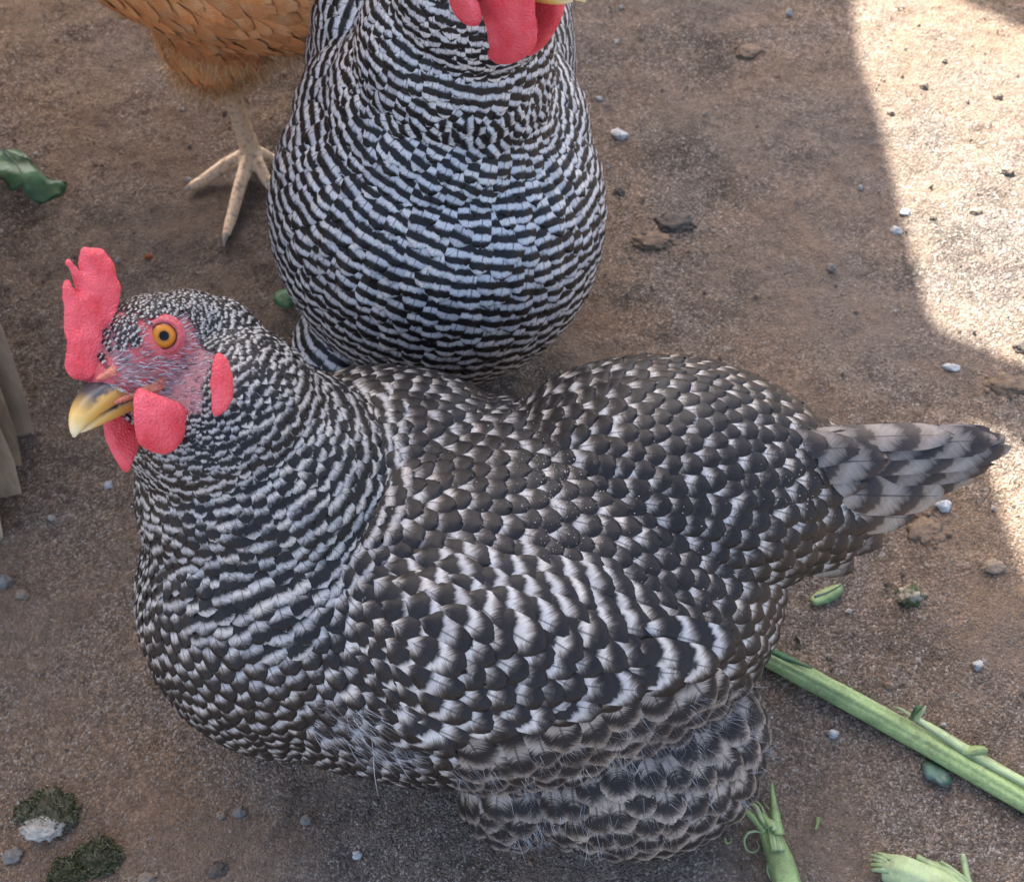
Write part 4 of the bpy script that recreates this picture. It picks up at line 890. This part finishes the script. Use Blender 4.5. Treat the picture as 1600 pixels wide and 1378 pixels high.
LIST = [
 ('pebble', (82, 811), 6, 4, M_CREAM, 'round cream pebble on the dirt beside the wooden boards', 'pebble', 1.2, 0),
 ('dropping', (168, 756), 9, 3, M_WHITE, 'pale hooked chip below the front hen\'s beak', 'dropping', 1.0, 30),
 ('pebble', (12, 912), 13, 7, M_GREY, 'pale grey stone at the left edge below the wooden boards', 'pebble', 1.1, 20),
 ('pebble', (38, 932), 10, 4, M_TAN, 'flat tan stone near the left edge', 'pebble', 1.4, -10),
 ('dropping', (285, 1112), 5, 3, M_WHITE, 'small white chip under the front hen\'s breast', 'dropping', 1.6, 70),
 ('pebble', (345, 1272), 7, 4, M_TAN, 'small tan pebble on the grey dirt below the breast', 'pebble', 1.2, 0),
 ('pebble', (372, 1268), 9, 4, M_GREY, 'greenish grey pebble right beside the small tan one', 'pebble', 1.3, 10),
 ('pebble', (478, 1280), 9, 4, M_GREY, 'rounded grey pebble right of the greenish pebble', 'pebble', 1.2, 30),
 ('dropping', (558, 1335), 7, 3, M_WHITE, 'white chip on the dirt at the bottom edge', 'dropping', 1.2, 20),
 ('clod', (338, 1358), 12, 5, M_DARK, 'dark earth crumb near the bottom edge, left of the white chip', 'clod', 1.4, 20),
 ('clod', (228, 1372), 11, 5, M_TAN, 'tan crumb at the bottom edge right of the moss', 'clod', 1.2, 20),
 ('pebble', (20, 1338), 13, 5, M_GREY, 'grey green flat stone at the lower left edge', 'pebble', 1.3, 20),
 ('dropping', (968, 212), 14, 4, M_WHITE, 'white crusted dropping right of the rear hen', 'dropping', 1.5, -30),
 ('dropping', (936, 155), 6, 3, M_WHITE, 'tiny white chip above the white crusted dropping', 'dropping', 1.3, 0),
 ('clod', (968, 302), 12, 6, M_DARK, 'dark crumbly clod right of the rear hen', 'clod', 1.1, 0),
 ('clod', (1052, 352), 24, 6, M_DARK, 'long dark clod on brown dirt, upper middle', 'clod', 1.6, 15),
 ('clod', (1020, 378), 22, 5, M_BROWN, 'rusty brown clod just below the long dark clod', 'clod', 1.8, 5),
 ('pebble', (1232, 24), 7, 5, M_WHITE, 'white pebble at the top edge left of the sunlit patch', 'pebble', 1.1, 0),
 ('clod', (1170, 80), 20, 5, M_BROWN, 'brown clod below the white pebble at the top', 'clod', 1.5, 10),
 ('dropping', (1402, 358), 10, 4, M_WHITE, 'white chip in the shade at the sunlit edge', 'dropping', 1.4, -40),
 ('dropping', (1415, 330), 9, 3, M_WHITE, 'white chip just inside the sunlit patch edge', 'dropping', 1.5, 10),
 ('dropping', (1298, 420), 9, 4, M_GREY, 'pale grey chip left of the sunlit edge', 'dropping', 1.2, -60),
 ('pebble', (1345, 292), 5, 3, M_WHITE, 'tiny white pebble in the shade left of the sunlit edge', 'pebble', 1.2, 0),
 ('dropping', (1486, 577), 9, 3, M_WHITE, 'thin white chip above the tail near the sun band', 'dropping', 2.0, -10),
 ('clod', (1572, 604), 26, 7, M_BROWN, 'brown clod at the right edge between the two sunlit patches', 'clod', 1.9, -8),
 ('dropping', (1470, 793), 14, 6, M_WHITE, 'round white dropping just below the tail tip', 'dropping', 1.2, -40),
 ('clod', (1448, 832), 28, 6, M_BROWN, 'dark brown clod below the round white dropping', 'clod', 1.3, 20),
 ('clod', (1418, 936), 19, 9, M_MOSSY, 'mossy tan clod with white bits right of the tail', 'clod', 1.2, 20),
 ('clod', (1548, 892), 15, 6, M_TAN, 'tan clod left of the lower sunlit wedge', 'clod', 1.4, 0),
 ('dropping', (1523, 1043), 8, 4, M_WHITE, 'white chip on dirt above the long green stalk', 'dropping', 1.3, 40),
 ('dropping', (1300, 1148), 7, 4, M_WHITE, 'white chip on dirt below the long green stalk', 'dropping', 1.4, 0),
 ('pebble', (1472, 1134), 4, 3, M_WHITE, 'tiny white bit beside the middle of the long stalk', 'pebble', 1.2, 0),
 ('pebble', (1310, 770), 5, 3, M_CREAM, 'tiny cream pebble under the tail feathers', 'pebble', 1.2, 0),
 ('clod', (230, 398), 6, 4, M_ORANGE, 'orange crumb on the dirt beside the comb', 'crumb', 1.2, 0),
 ('pebble', (293, 277), 6, 4, M_WHITE, 'white pebble on dirt above the buff hen\'s left toe', 'pebble', 1.1, 0),
 ('pebble', (57, 243), 5, 3, M_WHITE, 'white pebble just above the large green leaf', 'pebble', 1.1, 0),
 ('pebble', (184, 407), 4, 3, M_WHITE, 'tiny white pebble right of the comb top', 'pebble', 1.1, 0),
 ('clod', (1390, 180), 8, 4, M_TAN, 'small tan clod near the upper sunlit edge', 'clod', 1.2, 0),
 ('clod', (1442, 138), 9, 6, M_TAN, 'small sunlit clod left of centre in the bright patch', 'clod', 1.2, 0),
 ('clod', (1476, 95), 7, 5, M_TAN, 'small sunlit clod high in the bright patch', 'clod', 1.2, 0),
 ('clod', (1560, 150), 10, 7, M_TAN, 'sunlit clod at the right of the bright patch', 'clod', 1.2, 0),
 ('clod', (1525, 330), 11, 6, M_TAN, 'flat sunlit clod in the lower bright patch', 'clod', 1.5, 0),
 ('clod', (1570, 272), 12, 6, M_TAN, 'sunlit clod at the right edge mid patch', 'clod', 1.5, 0),
 ('clod', (1458, 340), 7, 5, M_TAN, 'small sunlit clod near the left of the bright patch', 'clod', 1.2, 0),
 ('clod', (1595, 545), 13, 8, M_DARK, 'dark clod at the right edge where the sun band starts', 'clod', 1.2, 0)]
for i, (nm, px, wmm, hmm, mt, lb, ct, st, yw) in enumerate(LIST):
    cl_ = nm == 'clod'; sun_ = cl_ and 'sunlit' in lb
    stone(nm, px, wmm * (.55 if sun_ else .62 if cl_ else .56), hmm * (.6 if cl_ else .8), mt, lb, ct, 3.7 * i + 1, stretch=st, yaw=yw, sub=4 if cl_ else 3, rough=.38 if cl_ else .45, sink=.75 if cl_ else .4, crumbs=26 if cl_ else 0)
# moss clumps, lower left
def moss_clump(px, wmm, label, seed, pale):
    c = PG(*px); t = thing('moss_clump', c, label, 'moss'); S, T = ico(4); parts = [(c, wmm / 2000., M_MOSS, 'cushion', 1.35)]
    if pale: parts.append((PG(px[0] - 6, px[1] + 24, .003), wmm / 3400., M_CREAM, 'stone', 1.6))
    tips = []
    for k_, (cc, r, mt, nm, st) in enumerate(parts):
        d = np.array([1 + .38 * noise.fractal(Vector(p * 2.2) + Vector((seed + k_, 0, 0)), .8, 2.1, 4) for p in S]); V = S * d[:, None] * [r * st, r, r * .5] + cc + [0, 0, r * .1]
        obj(nm, V, T, mt, t)
        if nm == 'cushion': tips = V[V[:, 2] > cc[2] + r * .05]
    tips = tips[rng.integers(0, len(tips), 900)]; dd = unit(rng.normal(size=tips.shape) * .5 + [0, 0, 1])
    strands('moss_sprigs', tips, dd, dd, rng.uniform(.002, .0045, len(tips)), M_MOSSB, t, .0004, .1)
def mossb():
    g = NG('moss_sprig'); return g.set(col=g.ramp(g.attr('fr'), [(0, (.06, .07, .03)), (.6, (.11, .12, .05)), (1, (.30, .26, .17))]), rough=.7, spec=.2)
M_MOSSB = mossb()
moss_clump((78, 1272), 21, 'green moss clump with a pale stone, lower left corner', 11, True)
moss_clump((152, 1340), 17, 'dark green moss clump nearest the bottom edge', 23, False)
moss_clump((108, 1364), 13, 'small dark moss tuft at the bottom edge left of the other', 31, False)

# ------------------------------------------------------------------ greens
def ribbon(path, width, thick=.0006, twist=0.0):
    P = spline(path, 6); n = len(P); T = unit(np.gradient(P, axis=0)); V = []; wv = np.interp(np.linspace(0, 1, n), np.linspace(0, 1, len(width)), width)
    for i in range(n):
        s_ = unit(np.cross(T[i], [0, 0, 1.])); nn = np.cross(s_, T[i]); a = twist * i / n; e = s_ * math.cos(a) + nn * math.sin(a); f = np.cross(e, T[i])
        for (x, y) in ((-1, 0), (0, 1), (1, 0), (0, -1)): V.append(P[i] + e * x * wv[i] / 2 + f * y * thick)
    F = [(i * 4 + j, i * 4 + (j + 1) % 4, i * 4 + 4 + (j + 1) % 4, i * 4 + 4 + j) for i in range(n - 1) for j in range(4)] + [(3, 2, 1, 0), tuple(4 * n - 4 + j for j in range(4))]
    u = np.tile([0, .3, 1, .6], n); return np.array(V), F, u, np.repeat(np.linspace(0, 1, n), 4)
def rib_obj(name, path, width, mat, parent=None, **kw):
    V, F, u, l = ribbon(path, width, **kw); return obj(name, V, F, mat, parent, attrs={'pu': u, 'pl': l})
def stalk(parent, name, px, rad, mat, n=20, nb=10, groove=True):
    P = np.array([PG(u, v, r * .9) for (u, v), r in zip(px, rad)]); P = spline(P, nb); r = np.interp(np.linspace(0, 1, len(P)), np.linspace(0, 1, len(rad)), rad)
    r = r * (1 + .05 * np.array([noise.noise(Vector((i * .35, 3, 0))) for i in range(len(P))]))
    def sh(th):
        s_ = 1 + .035 * np.cos(5 * th + .6)
        if groove: s_ = s_ - .20 * np.exp(-((((th - 1.05) + np.pi) % (2 * np.pi) - np.pi) / .22) ** 2) - .10 * np.exp(-((((th - 1.9) + np.pi) % (2 * np.pi) - np.pi) / .35) ** 2)
        return s_
    V, F = tube(P, r, n, sh)
    return obj(name, V, F, mat, parent, attrs={'pu': np.tile(np.linspace(0, 3, n), len(P)), 'pl': np.repeat(np.linspace(0, 4, len(P)), n)}), P
st = thing('green_stalk', PG(1400, 1135), 'long green vegetable stalk lying on the dirt, lower right', 'stalk')
stk, pth = stalk(st, 'stem', [(1172, 1018), (1240, 1055), (1330, 1103), (1430, 1160), (1530, 1218), (1620, 1268), (1720, 1322)], [.0048, .0057, .0060, .0061, .0061, .0060, .0060], M_STALK, n=36)
strip = [PG(u, v, h_) for u, v, h_ in ((1395, 1120, .0110), (1450, 1153, .0120), (1505, 1187, .0120), (1570, 1223, .0120), (1660, 1272, .0115))]
rib_obj('peeled_strip', strip, [.001, .005, .0065, .005, .004], M_PALE, st, thick=.0007)
rib_obj('dark_strip', [PG(u, v, h_) for u, v, h_ in ((1195, 1024, .0105), (1220, 1037, .0115), (1260, 1057, .011))], [.003, .004, .001], M_LEAF, st)
rib_obj('side_shoot', [PG(1490, 1186, .010), PG(1508, 1184, .012), PG(1527, 1182, .010)], [.006, .006, .005], M_STALK, st, thick=.0022)
rib_obj('curl', [PG(1508, 1196, .006), PG(1512, 1190, .010), PG(1518, 1192, .010), PG(1519, 1198, .006)], [.0015, .001], M_PALE, st)
rib_obj('shred', [PG(1416, 1138, .013), PG(1422, 1130, .020), PG(1424, 1124, .023)], [.003, .002, .0008], M_PALE, st)
rib_obj('shred', [PG(1412, 1136, .012), PG(1416, 1126, .018), PG(1420, 1122, .020)], [.003, .004, .0015], M_LEAF, st)
rib_obj('shred', [PG(1384, 1116, .012), PG(1395, 1124, .014), PG(1408, 1133, .0135)], [.0008, .002, .001], M_PALE, st)
def leaf(name, outline, label, mat, wave=.006, cat='leaf', base=.004, seed=0., veins=None):
    pts = np.array([PZ(*q, base)[:2] for q in outline]); O = spline(pts, 4, True); c = O.mean(0)
    V, F = pad(O, .0035, lambda d, P: np.full(len(d), .0003), lift=lambda P: base + wave * np.array([noise.noise(Vector(((p[0]) * 28, p[1] * 28, seed))) + .5 * noise.noise(Vector((p[0] * 75, p[1] * 75, seed))) for p in P]))
    V[:, 2] += gz(*c)
    o = obj(name, V, F, mat, attrs={'pu': (V[:, 0] - c[0]) * 25, 'pl': (V[:, 1] - c[1]) * 8}); recentre(o); tag(o, label, cat)
    if veins:
        zc = lambda q: max([v[2] for v in V if np.hypot(v[0] - q[0], v[1] - q[1]) < .006] or [base])
        for vn in veins:
            pp = [np.array([*PZ(*q)[:2], 0]) for q in vn]; pp = [p + [0, 0, zc(p) + .0003] for p in pp]
            vo = rib_obj('vein', pp, [.0016, .0005], M_LEAFG, None, thick=.0005); vo.parent = o
            a = np.array(o.location); me = vo.data
            for v_ in me.vertices: v_.co = Vector(np.array(v_.co) - a)
    return o
leaf('leaf', [(-55, 250), (-20, 236), (18, 237), (42, 246), (55, 262), (74, 279), (99, 277), (95, 290), (80, 303), (58, 311), (42, 306), (34, 296), (18, 298), (2, 284), (-40, 290)], 'large crumpled dark green leaf at the upper left edge', M_LEAF, .010, base=.012, veins=[[(-40, 262), (10, 262), (45, 272), (85, 285)], [(20, 265), (40, 285), (50, 300)]])
leaf('leaf', [(428, 468), (440, 456), (456, 458), (464, 470), (458, 484), (444, 486), (432, 480)], 'small green leaf scrap beside the rear hen\'s breast', M_LEAF, .003)
leaf('leaf', [(1439, 1196), (1446, 1188), (1470, 1198), (1488, 1220), (1470, 1230), (1458, 1222), (1444, 1216)], 'grey green leaf scrap under the long stalk', M_LEAFG, .004, seed=4.)
leaf('leaf', [(1462, 1158), (1470, 1160), (1478, 1172), (1470, 1174)], 'small dark leaf scrap behind the long stalk', M_LEAF, .003, seed=6.)
leaf('leaf', [(1266, 936), (1276, 924), (1296, 915), (1315, 911), (1318, 922), (1308, 934), (1292, 940), (1276, 943)], 'green leaf scrap poking out under the tail coverts', M_STALK, .003, seed=9., veins=[[(1270, 935), (1292, 928), (1314, 916)]])
fr_ = thing('frayed_stalk', PG(1215, 1340), 'frayed green stalk end with curling fibres below the hen', 'stalk')
stalk(fr_, 'stem', [(1232, 1420), (1222, 1375), (1210, 1335), (1197, 1300)], [.0070, .0068, .0062, .0046], M_STALK, n=28, nb=8, groove=False)
FRAY = [([(1190, 1305), (1178, 1288), (1158, 1268), (1134, 1264)], .010, .0045), ([(1194, 1300), (1184, 1285), (1176, 1265), (1160, 1258)], .012, .003), ([(1200, 1302), (1192, 1282), (1184, 1262), (1172, 1252)], .010, .002),
 ([(1208, 1312), (1206, 1290), (1203, 1262), (1200, 1232)], .014, .006), ([(1204, 1300), (1200, 1275), (1190, 1258)], .009, .002), ([(1196, 1300), (1190, 1285), (1186, 1275)], .013, .004), ([(1202, 1306), (1198, 1290), (1194, 1284)], .014, .004),
 ([(1200, 1345), (1199, 1358), (1206, 1372), (1212, 1390)], .008, .003), ([(1198, 1350), (1196, 1362), (1201, 1378)], .006, .0018),
 ([(1188, 1306), (1178, 1303), (1165, 1306), (1159, 1318), (1164, 1332), (1175, 1335), (1183, 1326), (1179, 1316)], .008, .0013)]
FRAY += [([(1206 + a_, 1338), (1203 + a_ * .9, 1318), (1198 + b_, 1296), (1192 + b_ * 1.6, 1278 + c_)], 0.014, .0026) for a_, b_, c_ in ((-7, -4, 4), (-3, -2, -6), (1, 1, 0), (5, 4, -4), (9, 8, 8))]
for i, (pp, hgt, wd_) in enumerate(FRAY):
    rib_obj('fibre', [PG(u, v, hgt * (1 - .5 * j / len(pp))) for j, (u, v) in enumerate(pp)], [wd_, wd_ * .8, wd_ * .25], M_STALK if i in (0, 3, 5, 7, 10, 12, 14) else M_PALE, fr_, thick=.0008)
hk = thing('stalk_husk', PG(1410, 1365), 'pale frayed stalk husk at the bottom edge', 'husk')
stalk(hk, 'stem', [(1375, 1358), (1400, 1366), (1440, 1384), (1480, 1410)], [.0062, .0078, .0082, .008], M_PALE, n=24, nb=8)
for (a, b, wd_, mt) in (((1375, 1352), (1352, 1338), .002, 0), ((1376, 1356), (1354, 1345), .003, 0), ((1376, 1360), (1354, 1354), .003, 1), ((1378, 1364), (1356, 1362), .004, 0), ((1380, 1350), (1360, 1336), .0018, 0), ((1385, 1350), (1364, 1335), .002, 0)):
    rib_obj('fibre', [PG(*a, .011), PG((a[0] + b[0]) / 2, (a[1] + b[1]) / 2, .010), PG(*b, .006)], [wd_ * 1.3, wd_, wd_ * .3], M_PALE if mt == 0 else M_STALK, hk)
hk2 = thing('stalk_husk', PG(1480, 1370), 'pale split husk strips right of the frayed husk, bottom edge', 'husk')
for (pp, wd_) in (([(1424, 1344), (1450, 1356), (1478, 1366), (1510, 1392)], .0055), ([(1436, 1358), (1460, 1370), (1490, 1390)], .0055), ([(1496, 1338), (1499, 1352), (1504, 1372), (1510, 1392)], .004), ([(1462, 1350), (1480, 1362), (1505, 1380)], .0025), ([(1450, 1376), (1470, 1376), (1500, 1394)], .009)):
    rib_obj('strip', [PG(u, v, .007) for u, v in pp], [wd_ * .6, wd_, wd_ * .9], M_PALE, hk2, thick=.0012)
def bit(name, px, path, wd_, mat, label, cat):
    o = rib_obj(name, [PG(u, v, .003) for u, v in path], [wd_, wd_ * .5], mat); recentre(o); tag(o, label, cat)
bit('grass_bit', 0, [(1277, 1278), (1275, 1288), (1272, 1298)], .003, M_STALK, 'short green blade right of the frayed stalk', 'grass bit')
bit('plant_curl', 0, [(1130, 1312), (1133, 1320), (1139, 1318), (1140, 1311)], .0012, M_STALK, 'tiny green curl left of the frayed stalk', 'plant scrap')
bit('dry_leaf', 0, [(1193, 1226), (1202, 1223), (1210, 1225)], .004, M_TANL, 'tiny dry pink tan leaf above the frayed stalk', 'dry leaf') if False else None
